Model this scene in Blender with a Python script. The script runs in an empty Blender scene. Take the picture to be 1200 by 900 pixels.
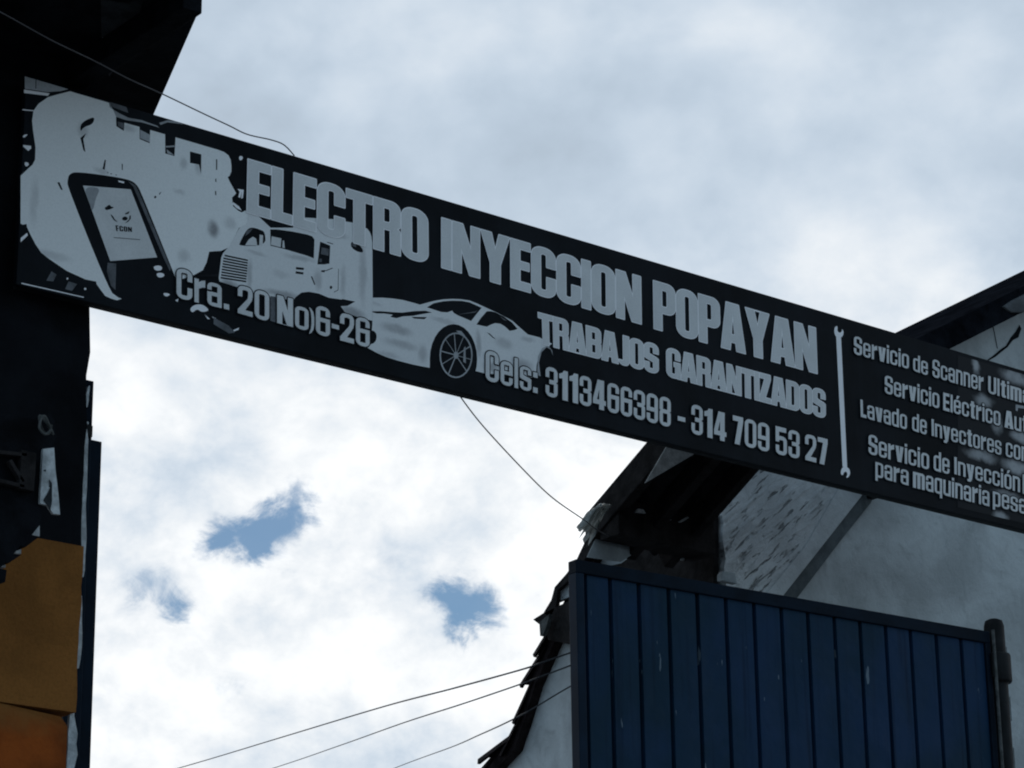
import bpy, bmesh, math, random
import numpy as np
from mathutils import Vector, Matrix
from mathutils.geometry import delaunay_2d_cdt
random.seed(7)
S = bpy.context.scene
COL = S.collection

# ------------------------------------------------------------------ camera
# The sign runs along world X, the driveway along world Y; the camera stands at eye height.
FP = 3300.0
def dcam(x, y): return np.array([(x - 600) / FP, (450 - y) / FP, -1.0])
def nrm(v): return v / np.linalg.norm(v)
_yv = 450 + (-(4880 - 600) * (470 - 600) - FP * FP) / (1518 - 450)
_Z = nrm(dcam(470, _yv)); _X = nrm(dcam(4880, 1518)); _X = nrm(_X - _Z * (_X @ _Z)); _Y = np.cross(_Z, _X)
ROT = np.array([_X, _Y, _Z]); EYE = np.array([0, 0, 1.6])
cam = bpy.data.cameras.new("camera"); cam.sensor_width = 36; cam.lens = 36 * FP / 1200
cam.clip_end = 2000; cam.clip_start = 0.05
co = bpy.data.objects.new("camera", cam); COL.objects.link(co)
M4 = Matrix([list(map(float, ROT[i])) + [0] for i in range(3)] + [[0, 0, 0, 1]])
co.matrix_world = Matrix.Translation(Vector(EYE)) @ M4
S.camera = co

def ray(x, y): return ROT @ dcam(x, y)
def onY(x, y, Y0): r = ray(x, y); return EYE + r * (Y0 / r[1])
def onZ(x, y, z): r = ray(x, y); return EYE + r * ((z - 1.6) / r[2])
def onX(x, y, X0): r = ray(x, y); return EYE + r * (X0 / r[0])

# ------------------------------------------------------------------ view, world, sun
S.render.engine = 'CYCLES'
S.view_settings.view_transform = 'Standard'; S.view_settings.look = 'None'
S.view_settings.gamma = 1; S.view_settings.exposure = 0.0
S.cycles.filter_width = 2.0
S.cycles.max_bounces = 6

SUN_EL, SUN_AZ = math.radians(52), math.radians(35)     # azimuth from +Y towards +X
sl = bpy.data.lights.new("sun", 'SUN'); sl.energy = 0.6; sl.angle = math.radians(14); sl.color = (1, .96, .9)
so = bpy.data.objects.new("sun", sl); COL.objects.link(so)
sd = Vector((math.sin(SUN_AZ) * math.cos(SUN_EL), math.cos(SUN_AZ) * math.cos(SUN_EL), math.sin(SUN_EL)))
so.rotation_euler = sd.to_track_quat('Z', 'Y').to_euler()

W = bpy.data.worlds.new("World"); S.world = W; W.use_nodes = True
class NT:
    """tiny helper to wire node trees"""
    def __init__(s, nt): s.nt = nt; s.n = nt.nodes; s.l = nt.links
    def new(s, t, **k):
        n = s.n.new(t)
        for a, b in k.items(): setattr(n, a, b)
        return n
    def put(s, sock, v):
        if v is None: return
        if isinstance(v, bpy.types.NodeSocket): s.l.new(v, sock)
        else: sock.default_value = v
    def math(s, op, a, b=None, c=None, clamp=False):
        n = s.new('ShaderNodeMath', operation=op, use_clamp=clamp)
        for i, v in enumerate((a, b, c)): s.put(n.inputs[i], v)
        return n.outputs[0]
    def vmath(s, op, a, b=None, out=0):
        n = s.new('ShaderNodeVectorMath', operation=op)
        s.put(n.inputs[0], a); s.put(n.inputs[1], b)
        return n.outputs[out]
    def mix(s, f, a, b, mode='MIX'):
        n = s.new('ShaderNodeMix', data_type='RGBA', blend_type=mode)
        s.put(n.inputs[0], f)
        for i, v in ((6, a), (7, b)):
            if isinstance(v, (tuple, list)) and len(v) == 3: v = tuple(v) + (1,)
            s.put(n.inputs[i], v)
        return n.outputs[2]
    def noise(s, vec, scale, detail=5, rough=.55, dist=0, col=False):
        n = s.new('ShaderNodeTexNoise'); s.put(n.inputs['Vector'], vec)
        n.inputs['Scale'].default_value = scale; n.inputs['Detail'].default_value = detail
        n.inputs['Roughness'].default_value = rough; n.inputs['Distortion'].default_value = dist
        return n.outputs[1 if col else 0]
    def ramp(s, v, a, b, lo=0., hi=1., smooth=True):
        n = s.new('ShaderNodeMapRange', interpolation_type='SMOOTHSTEP' if smooth else 'LINEAR')
        s.put(n.inputs[0], v)
        for i, q in enumerate((a, b, lo, hi)): n.inputs[i + 1].default_value = q
        return n.outputs[0]
    def mapping(s, vec, rot=(0, 0, 0), scale=(1, 1, 1), loc=(0, 0, 0)):
        n = s.new('ShaderNodeMapping'); s.put(n.inputs[0], vec)
        n.inputs[1].default_value = loc; n.inputs[2].default_value = rot; n.inputs[3].default_value = scale
        return n.outputs[0]

def build_world():
    T = NT(W.node_tree); T.n.clear()
    out = T.new('ShaderNodeOutputWorld'); bg = T.new('ShaderNodeBackground')
    bg.inputs[1].default_value = 0.1
    T.l.new(bg.outputs[0], out.inputs[0])
    sky = T.new('ShaderNodeTexSky', sky_type='NISHITA'); sky.sun_disc = False
    sky.sun_elevation = SUN_EL; sky.sun_rotation = SUN_AZ
    sky.air_density = 1.0; sky.dust_density = 0.6
    tc = T.new('ShaderNodeTexCoord').outputs['Generated']
    sx = T.new('ShaderNodeSeparateXYZ'); T.l.new(tc, sx.inputs[0])
    X, Y, Z = sx.outputs
    den = T.math('ADD', T.math('MAXIMUM', Z, 0.0), 0.25)
    cmb = T.new('ShaderNodeCombineXYZ')
    T.l.new(T.math('DIVIDE', X, den), cmb.inputs[0]); T.l.new(T.math('DIVIDE', Y, den), cmb.inputs[1])
    p = cmb.outputs[0]                                   # position on the cloud layer
    pw = T.vmath('MULTIPLY', tc, (1.0, 1.0, 1.35))        # the deck seen along the line of sight: rounded cells
    big = T.noise(T.mapping(pw, loc=(3.1, 1.7, 0)), 11, 4, .5, .2)
    mid = T.noise(T.mapping(pw, loc=(.9, 5.2, 2)), 21, 8, .58, .15)
    fine = T.noise(pw, 80, 7, .6, .3)
    # thick deck overhead, thin bright cloud lower down towards the sun side
    lum = T.ramp(Z, 0.27, 0.395, .965, 0.68)
    lum = T.math('ADD', lum, T.math('MULTIPLY', T.math('SUBTRACT', big, .5), T.ramp(Z, .25, .40, .55, .62)))
    lum = T.math('ADD', lum, T.math('MULTIPLY', T.math('SUBTRACT', mid, .5), T.ramp(Z, .27, .40, 1.0, .25)))
    lum = T.math('ADD', lum, T.math('MULTIPLY', T.math('SUBTRACT', fine, .5), T.ramp(Z, .25, .40, .22, .03)))
    facing = T.math('ADD', T.math('MULTIPLY', X, .6), T.math('MULTIPLY', Y, .8))
    lum = T.math('MULTIPLY', lum, T.ramp(facing, -.3, .75, .82, 1.0))
    lum = T.math('MULTIPLY', lum, T.ramp(Z, .45, .75, 1., .85))
    lum = T.math('MAXIMUM', lum, .2)
    tint = T.mix(T.ramp(lum, .60, 1.02), (.79, .945, 1.12), (.975, 1.0, 1.02))
    tint = T.mix(T.ramp(facing, .45, -.2), tint, (.66, .92, 1.16))  # tint of the unseen sky behind, set for bluer foreground light
    sc = T.new('ShaderNodeVectorMath', operation='SCALE'); T.l.new(tint, sc.inputs[0])
    T.l.new(T.math('MULTIPLY', lum, 10.0), sc.inputs['Scale'])
    cloud = sc.outputs[0]
    # gaps in the cloud: a few real directions, edges broken up by noise
    wob = T.noise(pw, 34, 10, .64, .6, col=True)
    wv = T.vmath('SUBTRACT', wob, (.5, .5, .5)); w2 = T.new('ShaderNodeVectorMath', operation='SCALE')
    T.l.new(wv, w2.inputs[0]); w2.inputs['Scale'].default_value = .026
    dirn = T.vmath('ADD', tc, w2.outputs[0])
    f = None
    for (px, py, r, a) in ((352, 598, 30, 1), (322, 622, 30, .9), (286, 634, 34, 1), (250, 640, 26, .9), (306, 652, 20, .6), (545, 702, 34, 1), (568, 716, 28, .8),
                           (528, 690, 24, .7), (540, 735, 22, .7), (206, 712, 22, .9), (180, 684, 26, .6), (150, 688, 24, .5), (262, 610, 26, .4), (330, 655, 26, .35), (505, 700, 22, .4), (455, 655, 22, .3), (350, 565, 18, .35), (270, 800, 24, .3), (585, 735, 18, .3)):
        d = Vector(ray(px, py)).normalized()
        dist = T.vmath('DISTANCE', dirn, tuple(d), out=1)
        g = T.ramp(dist, 0.0, r * 1.45 / FP, a, 0.0)
        f = g if f is None else T.math('ADD', f, g)
    wisp = T.noise(T.mapping(pw, loc=(7, 2, 1)), 42, 9, .66, .8)
    hole = T.ramp(T.math('ADD', f, T.math('MULTIPLY', T.math('SUBTRACT', wisp, .5), T.ramp(f, .02, .4, .2, 1.6))), .04, 1.10)
    back = T.math('MULTIPLY', T.ramp(facing, .1, -.5), T.ramp(mid, .40, .58))   # unseen broken cloud behind the viewer, added to blue the foreground light
    hole = T.math('MAXIMUM', hole, T.math('MULTIPLY', back, .8))
    skyc = T.new('ShaderNodeVectorMath', operation='SCALE'); T.l.new(sky.outputs[0], skyc.inputs[0])
    skyc.inputs['Scale'].default_value = .62
    clear = T.vmath('MULTIPLY', skyc.outputs[0], (.62, .86, 1.0))
    T.l.new(T.mix(T.math('MULTIPLY', hole, .95), cloud, clear), bg.inputs[0])
build_world()

# ------------------------------------------------------------------ materials
def mat(name, color, rough=.7, var=.25, vscale=6., bump=0., bscale=40., metal=0., spec=.4, streak=0., tint2=None, fine=0., fscale=90.):
    m = bpy.data.materials.new(name); m.use_nodes = True
    T = NT(m.node_tree); b = T.n['Principled BSDF']
    tc = T.new('ShaderNodeTexCoord').outputs['Object']
    n1 = T.noise(tc, vscale, 6, .6, .3)
    dark = tuple(c * (1 - var) for c in color); lite = tuple(min(1, c * (1 + var)) for c in (tint2 or color))
    c = T.mix(T.ramp(n1, .3, .7), dark, lite)
    if streak:
        n2 = T.noise(T.mapping(tc, scale=(14, 14, .9)), 1., 5, .6)
        c = T.mix(T.math('MULTIPLY', T.ramp(n2, .5, .72), abs(streak)), c, tuple(q * (.35 if streak > 0 else 2.2) for q in color))
    if fine:
        n3 = T.noise(tc, fscale, 4, .7)
        c = T.mix(T.math('MULTIPLY', T.ramp(n3, .35, .75), fine), c, tuple(q * .45 for q in color))
    T.l.new(c, b.inputs['Base Color'])
    b.inputs['Roughness'].default_value = rough; b.inputs['Metallic'].default_value = metal
    b.inputs['Specular IOR Level'].default_value = spec
    if bump:
        bn = T.new('ShaderNodeBump'); bn.inputs['Strength'].default_value = bump; bn.inputs['Distance'].default_value = .02
        T.l.new(T.noise(tc, bscale, 7, .65), bn.inputs['Height']); T.l.new(bn.outputs[0], b.inputs['Normal'])
    return m

MT = {}
MT['board'] = mat('black_print', (.0060, .0078, .0105), .6, .4, 3, spec=.07, streak=-.25, fine=.2)
MT['vinyl'] = mat('white_print', (.67, .67, .66), .6, .07, 5, spec=.3, fine=.22, fscale=160)
MT['vinyl_edge'] = mat('white_print_edge', (.90, .88, .88), .6, .04, 5, spec=.3)
MT['vinyl_dim'] = mat('grey_print', (.36, .37, .38), .6, .2, 9, spec=.3, fine=.3)
MT['vinyl_dark'] = mat('dark_grey_print', (.10, .105, .115), .6, .35, 22, spec=.3, fine=.3)
MT['ink'] = mat('black_ink', (.008, .0095, .012), .6, .3, 6, spec=.09)
MT['steel_dark'] = mat('dark_steel', (.012, .013, .014), .6, .4, 12, metal=.0, spec=.12)
MT['black_wall'] = mat('black_painted_plaster', (.007, .008, .010), .9, .4, 4, bump=.3, spec=.05)
MT['ochre'] = mat('ochre_plaster', (.26, .105, .026), .9, .18, 5, bump=.3, bscale=90, spec=.1, fine=.35)
MT['orange'] = mat('orange_plaster', (.27, .060, .008), .85, .35, 4, bump=.25, bscale=60, spec=.15, fine=.2)
MT['soffit'] = mat('sooty_timber', (.007, .008, .010), .9, .5, 9, bump=.4, spec=.05)
MT['soffit_lit'] = mat('lit_soffit', (.030, .034, .038), .9, .5, 14, bump=.4, spec=.1)  # paler soffit tone: lit look put into the colour, also bare patches
MT['wood'] = mat('old_dark_wood', (.020, .018, .018), .9, .5, 14, bump=.4, spec=.1)
MT['wood_grey'] = mat('grey_weathered_wood', (.085, .088, .085), .9, .5, 20, bump=.4, spec=.1)
MT['tile'] = mat('old_clay_tile', (.026, .019, .019), .95, .5, 16, bump=.7, bscale=25, spec=.1)
MT['zinc'] = mat('rusty_corrugated_sheet', (.020, .020, .022), .85, .5, 12, metal=.0, spec=.08, bump=.2)
MT['plaster'] = mat('peeling_white_plaster', (.50, .52, .52), .9, .3, 22, bump=.5, spec=.15, fine=.4)
MT['blue'] = mat('blue_gate_paint', (.006, .018, .036), .5, .22, 5, spec=.08, streak=.25, fine=.15)
MT['blue_dark'] = mat('dark_blue_paint', (.004, .010, .019), .55, .3, 7, spec=.06)
MT['cable'] = mat('cable_sheath', (.05, .05, .055), .7, .2, 9)
MT['ground'] = mat('packed_concrete', (.17, .17, .17), .95, .3, .6, bump=.3, bscale=12)
MT['fibre'] = mat('dirty_white_fibre_board', (.42, .45, .46), .9, .2, 9, spec=.1, fine=.25)
MT['verge'] = mat('grey_verge_board', (.10, .105, .11), .9, .3, 9, spec=.1, fine=.3)
MT['dark_band'] = mat('dull_dark_strip', (.12, .138, .145), .85, .3, 9, spec=.1, fine=.3)
MT['oldroof'] = mat('sooty_roof_edge', (.009, .010, .013), 1., .5, 9, bump=.4, spec=0.)
MT['crack'] = mat('dark_crack', (.012, .013, .014), 1., .2, 9, spec=0)

def wall_mat(name, base, brick):
    m = bpy.data.materials.new(name); m.use_nodes = True
    T = NT(m.node_tree); b = T.n['Principled BSDF']
    tc = T.new('ShaderNodeTexCoord').outputs['Object']
    n1 = T.noise(tc, 2.6, 7, .62, .5); n2 = T.noise(tc, 11, 8, .68, .6); n3 = T.noise(tc, 60, 6, .7)
    c = T.mix(T.ramp(n1, .32, .68), tuple(q * .68 for q in base), base)
    c = T.mix(T.math('MULTIPLY', T.ramp(n2, .52, .70), .45), c, tuple(q * .48 for q in base))
    c = T.mix(T.math('MULTIPLY', T.ramp(n3, .5, .8), .25), c, tuple(q * .6 for q in base))
    h = T.math('ADD', T.math('MULTIPLY', n2, .7), T.math('MULTIPLY', n3, .3))
    if brick:
        # open joints: broken dashes along courses that run parallel to the old rake
        rt = T.mapping(tc, rot=(0, math.radians(40), 0))
        pit = T.noise(T.mapping(rt, scale=(7, 7, 52)), 1., 3, .55, .35)
        where = T.noise(tc, 3.2, 4, .6)
        mort = T.math('MULTIPLY', T.ramp(pit, .585, .635), T.ramp(where, .40, .52))
        c = T.mix(T.math('MULTIPLY', mort, .80), c, tuple(q * .12 for q in base))
        course = T.noise(T.mapping(rt, scale=(5, 5, 24)), 1., 4, .6, .4)
        c = T.mix(T.math('MULTIPLY', T.ramp(course, .46, .66), .55), c, tuple(q * .6 for q in base))
        h = T.math('ADD', T.math('SUBTRACT', h, T.math('MULTIPLY', mort, 1.8)), T.math('MULTIPLY', course, 1.6))
    T.l.new(c, b.inputs['Base Color']); b.inputs['Roughness'].default_value = .95
    b.inputs['Specular IOR Level'].default_value = .1
    bn = T.new('ShaderNodeBump'); bn.inputs['Strength'].default_value = .7; bn.inputs['Distance'].default_value = .015
    T.l.new(h, bn.inputs['Height']); T.l.new(bn.outputs[0], b.inputs['Normal'])
    return m
MT['wall'] = wall_mat('whitewashed_render', (.60, .635, .635), False)
MT['side'] = wall_mat('clean_whitewash', (.72, .75, .75), False)
MT['brickwall'] = wall_mat('whitewashed_brick', (.76, .785, .785), True)

def gate_mat():
    m = bpy.data.materials.new('chipped_blue_sheet'); m.use_nodes = True
    T = NT(m.node_tree); b = T.n['Principled BSDF']
    tc = T.new('ShaderNodeTexCoord').outputs['Object']
    n1 = T.noise(tc, 2.2, 5, .6, .3); n2 = T.noise(T.mapping(tc, scale=(30, 30, 1.2)), 1, 4, .6)
    c = T.mix(T.ramp(n1, .3, .7), (.0080, .029, .051), (.0115, .036, .085))
    c = T.mix(T.math('MULTIPLY', T.ramp(n2, .50, .75), .6), c, (.003, .012, .026))
    chip = T.ramp(T.noise(T.mapping(tc, scale=(26, 26, 5.5), loc=(4, 1, 3)), 1, 3, .55), .695, .725)
    c = T.mix(T.math('MULTIPLY', chip, .8), c, (.16, .21, .25))
    T.l.new(c, b.inputs['Base Color']); b.inputs['Roughness'].default_value = .5; b.inputs['Specular IOR Level'].default_value = .07
    bn = T.new('ShaderNodeBump'); bn.inputs['Strength'].default_value = .5; bn.inputs['Distance'].default_value = .03
    T.l.new(T.noise(tc, 4, 4, .5), bn.inputs['Height']); T.l.new(bn.outputs[0], b.inputs['Normal'])
    return m
MT['gate'] = gate_mat()

def worn_orange():
    m = MT['orange']; T = NT(m.node_tree); b = T.n['Principled BSDF']
    src = b.inputs['Base Color'].links[0].from_socket
    tc = T.new('ShaderNodeTexCoord').outputs['Object']; sp = T.new('ShaderNodeSeparateXYZ'); T.l.new(tc, sp.inputs[0])
    h = T.math('ADD', sp.outputs[2], T.math('MULTIPLY', T.math('SUBTRACT', T.noise(tc, 9, 6, .65), .5), .16))
    T.l.new(T.mix(T.ramp(h, 3.35, 3.47), src, (.24, .100, .025)), b.inputs['Base Color'])
worn_orange()

def plastic_mat():
    m = bpy.data.materials.new('torn_clear_plastic'); m.use_nodes = True
    T = NT(m.node_tree); b = T.n['Principled BSDF']
    tc = T.new('ShaderNodeTexCoord').outputs['Object']
    T.l.new(T.mix(T.ramp(T.noise(tc, 30, 5, .6), .35, .65), (.22, .25, .25), (.55, .58, .57)), b.inputs['Base Color'])
    b.inputs['Roughness'].default_value = .35; b.inputs['Transmission Weight'].default_value = .0
    tr = T.new('ShaderNodeBsdfTranslucent'); tr.inputs[0].default_value = (.7, .75, .75, 1)
    mx = T.new('ShaderNodeMixShader'); mx.inputs[0].default_value = .45
    T.l.new(b.outputs[0], mx.inputs[1]); T.l.new(tr.outputs[0], mx.inputs[2])
    T.l.new(mx.outputs[0], T.n['Material Output'].inputs[0])
    return m
MT['plastic'] = plastic_mat()

# ------------------------------------------------------------------ object helpers
def link(name, me, material, parent=None):
    o = bpy.data.objects.new(name, me); COL.objects.link(o)
    if material is not None: me.materials.append(material)
    if parent is not None:
        o.parent = parent
        wm = world_of(parent); o.matrix_parent_inverse = wm.inverted()
    return o
_WM = {}
def world_of(o): return _WM.get(o.name, Matrix.Identity(4))
def thing(name, loc, label, cat, group=None):
    o = bpy.data.objects.new(name, None); COL.objects.link(o); o.location = loc; o.empty_display_size = .2
    _WM[o.name] = Matrix.Translation(Vector(loc))
    o['label'] = label; o['category'] = cat
    if group: o['group'] = group
    return o
def mesh_of(bm, smooth=False):
    bmesh.ops.recalc_face_normals(bm, faces=bm.faces[:])
    me = bpy.data.meshes.new("mesh"); bm.to_mesh(me); bm.free()
    if smooth:
        for p in me.polygons: p.use_smooth = True
    return me
def pydata(vs, fs):
    bm = bmesh.new(); v = [bm.verts.new(tuple(map(float, q))) for q in vs]
    for f in fs: bm.faces.new([v[i] for i in f])
    return bm
def box(bm, p0, p1):
    x0, y0, z0 = p0; x1, y1, z1 = p1
    v = [bm.verts.new((x, y, z)) for z in (z0, z1) for (x, y) in ((x0, y0), (x1, y0), (x1, y1), (x0, y1))]
    for f in ((0, 3, 2, 1), (4, 5, 6, 7), (0, 1, 5, 4), (1, 2, 6, 5), (2, 3, 7, 6), (3, 0, 4, 7)): bm.faces.new([v[i] for i in f])
def bevel(bm, w):
    bmesh.ops.bevel(bm, geom=bm.edges[:], offset=w, segments=2, affect='EDGES', profile=.6)
def boxobj(name, p0, p1, m, parent, bv=0.006):
    bm = bmesh.new(); box(bm, p0, p1)
    if bv: bevel(bm, bv)
    return link(name, mesh_of(bm), m, parent)
def prism(pts, vec, bv=0):
    """closed solid: a planar outline swept by vec"""
    bm = bmesh.new(); n = len(pts); vec = np.array(vec, float)
    a = [bm.verts.new(tuple(map(float, p))) for p in pts]
    b = [bm.verts.new(tuple(map(float, np.array(p) + vec))) for p in pts]
    bm.faces.new(a); bm.faces.new(b[::-1])
    for i in range(n): bm.faces.new([a[i], b[i], b[(i + 1) % n], a[(i + 1) % n]])
    bmesh.ops.recalc_face_normals(bm, faces=bm.faces[:])
    if bv: bevel(bm, bv)
    bmesh.ops.triangulate(bm, faces=[f for f in bm.faces if len(f.verts) > 4])
    return bm
def beam(bm, a, b, w, h, up=(0, 0, 1)):
    a, b, up = Vector(a), Vector(b), Vector(up); d = (b - a).normalized(); s = d.cross(up).normalized(); u = s.cross(d)
    v = []
    for p in (a, b):
        for (i, j) in ((-1, -1), (1, -1), (1, 1), (-1, 1)): v.append(bm.verts.new(p + s * (i * w / 2) + u * (j * h / 2)))
    for f in ((3, 2, 1, 0), (4, 5, 6, 7), (0, 1, 5, 4), (1, 2, 6, 5), (2, 3, 7, 6), (3, 0, 4, 7)): bm.faces.new([v[i] for i in f])
def beamobj(name, a, b, w, h, m, parent, bv=.005):
    bm = bmesh.new(); beam(bm, a, b, w, h)
    if bv: bevel(bm, bv)
    return link(name, mesh_of(bm), m, parent)
def tube(pts, r, seg=8, sub=6):
    """round tube through points, smoothed"""
    P = [Vector(p) for p in pts]; Q = []
    for i in range(len(P) - 1):
        p0, p1, p2, p3 = P[max(i - 1, 0)], P[i], P[i + 1], P[min(i + 2, len(P) - 1)]
        for k in range(sub):
            t = k / sub
            Q.append(.5 * ((2 * p1) + (-p0 + p2) * t + (2 * p0 - 5 * p1 + 4 * p2 - p3) * t * t + (-p0 + 3 * p1 - 3 * p2 + p3) * t ** 3))
    Q.append(P[-1]); bm = bmesh.new(); rings = []
    for i, q in enumerate(Q):
        d = (Q[min(i + 1, len(Q) - 1)] - Q[max(i - 1, 0)]).normalized()
        s = d.cross(Vector((.13, .2, 1))).normalized(); u = s.cross(d)
        rings.append([bm.verts.new(q + s * (r * math.cos(2 * math.pi * k / seg)) + u * (r * math.sin(2 * math.pi * k / seg))) for k in range(seg)])
    for a, b in zip(rings, rings[1:]):
        for k in range(seg): bm.faces.new([a[k], a[(k + 1) % seg], b[(k + 1) % seg], b[k]])
    bm.faces.new(rings[0][::-1]); bm.faces.new(rings[-1])
    return bm
def tag(o, label, cat, group=None):
    o['label'] = label; o['category'] = cat
    if group: o['group'] = group

# ------------------------------------------------------------------ planar print: painter's union of outlines -> one flat mesh
def inside_many(pts, poly):
    P = np.asarray(poly, float); x, y = pts[:, 0], pts[:, 1]; r = np.zeros(len(pts), bool); n = len(P)
    for i in range(n):
        x0, y0 = P[i]; x1, y1 = P[(i + 1) % n]
        if y0 == y1: continue
        c = ((y0 > y) != (y1 > y)) & (x < (x1 - x0) * (y - y0) / (y1 - y0) + x0)
        r ^= c
    return r
def union(ops, eps=1e-7):
    """ops: list of (add?, polygon); later ones paint over earlier ones. Returns verts, tris, boundary edges"""
    V, E = [], []
    for _, p in ops:
        n0 = len(V); V += [Vector((float(a), float(b))) for a, b in p]
        E += [(n0 + i, n0 + (i + 1) % len(p)) for i in range(len(p))]
    v, e, f, *_ = delaunay_2d_cdt(V, E, [], 0, eps)
    v = np.array([tuple(q) for q in v]); f = np.array([list(t) for t in f])
    c = v[f].mean(axis=1); keep = np.zeros(len(f), bool)
    order = np.argsort(c[:, 0]); cs = c[order]; xs = cs[:, 0]; kp = keep[order]
    for add, p in ops:
        q = np.asarray(p, float); i0, i1 = np.searchsorted(xs, q[:, 0].min()), np.searchsorted(xs, q[:, 0].max())
        if i1 <= i0: continue
        sub = cs[i0:i1]; yy = (sub[:, 1] >= q[:, 1].min()) & (sub[:, 1] <= q[:, 1].max()); idx = np.nonzero(yy)[0]
        if len(idx): kp[i0 + idx[inside_many(sub[idx], q)]] = add
    keep[order] = kp
    f = f[keep]
    cnt = {}
    for t in f:
        for i in range(3):
            k = (t[i], t[(i + 1) % 3]); kk = (min(k), max(k)); cnt[kk] = cnt.get(kk, 0) + 1
    return v, f, [k for k, n in cnt.items() if n == 1]
def grow(ops, w, seg=3):
    v, f, be = union(ops)
    out = [(True, [v[i] for i in t]) for t in f]
    caps = []
    for a, b in be:
        p, q = v[a], v[b]; d = q - p; L = np.hypot(*d)
        if L < 1e-6: continue
        an = math.atan2(d[1], d[0]); poly = []
        for k in range(seg + 1): t = an + math.pi / 2 + math.pi * k / seg; poly.append((p[0] + w * math.cos(t), p[1] + w * math.sin(t)))
        for k in range(seg + 1): t = an - math.pi / 2 + math.pi * k / seg; poly.append((q[0] + w * math.cos(t), q[1] + w * math.sin(t)))
        caps.append((True, poly))
    return [(a, p) for a, p in ops] + caps
def flat(name, ops, Y, m, parent):
    v, f, _ = union(ops)
    used = np.unique(f); mp = {int(u): i for i, u in enumerate(used)}
    me = bpy.data.meshes.new("print")
    vs = [(float(v[u][0]), Y, float(v[u][1])) for u in used]
    fs = []
    for t in f:
        a, b, c = (vs[mp[int(i)]] for i in t)
        ar = (b[0] - a[0]) * (c[2] - a[2]) - (b[2] - a[2]) * (c[0] - a[0])
        if abs(ar) < 1e-12: continue
        t = [mp[int(i)] for i in t]
        fs.append(t if ar > 0 else t[::-1])
    me.from_pydata(vs, [], fs)
    return link(name, me, m, parent)
def flats(name, ops, Y, m, parent):
    for o in ops: r = flat(name, [o], Y, m, parent)
    return r
def chaikin(p, n=2):
    p = [np.array(q, float) for q in p]
    for _ in range(n):
        q = []
        for i in range(len(p)):
            a, b = p[i], p[(i + 1) % len(p)]; q += [a * .75 + b * .25, a * .25 + b * .75]
        p = q
    return p

# ------------------------------------------------------------------ a heavy condensed alphabet (cap height 1)
def R_(x0, y0, x1, y1): return [(x0, y0), (x1, y0), (x1, y1), (x0, y1)]
def RR(x0, y0, x1, y1, r=.2, ry=None, c=(1, 1, 1, 1), n=6):
    """rounded rectangle; c switches corners: bl br tr tl"""
    ry = ry or r; r = min(r, (x1 - x0) / 2); ry = min(ry, (y1 - y0) / 2); o = []
    for k, (cx, cy, sx, sy, a0) in enumerate(((x0, y0, 1, 1, 180), (x1, y0, -1, 1, 270), (x1, y1, -1, -1, 0), (x0, y1, 1, -1, 90))):
        if c[k]:
            for i in range(n + 1):
                a = math.radians(a0 + 90 * i / n); o.append((cx + sx * r + r * math.cos(a), cy + sy * ry + ry * math.sin(a)))
        else: o.append((cx, cy))
    return o
def P(*a): return (True, list(a[0]) if len(a) == 1 else list(a))
def N(*a): return (False, list(a[0]) if len(a) == 1 else list(a))
XH = .79
STEM = [.20]
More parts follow.
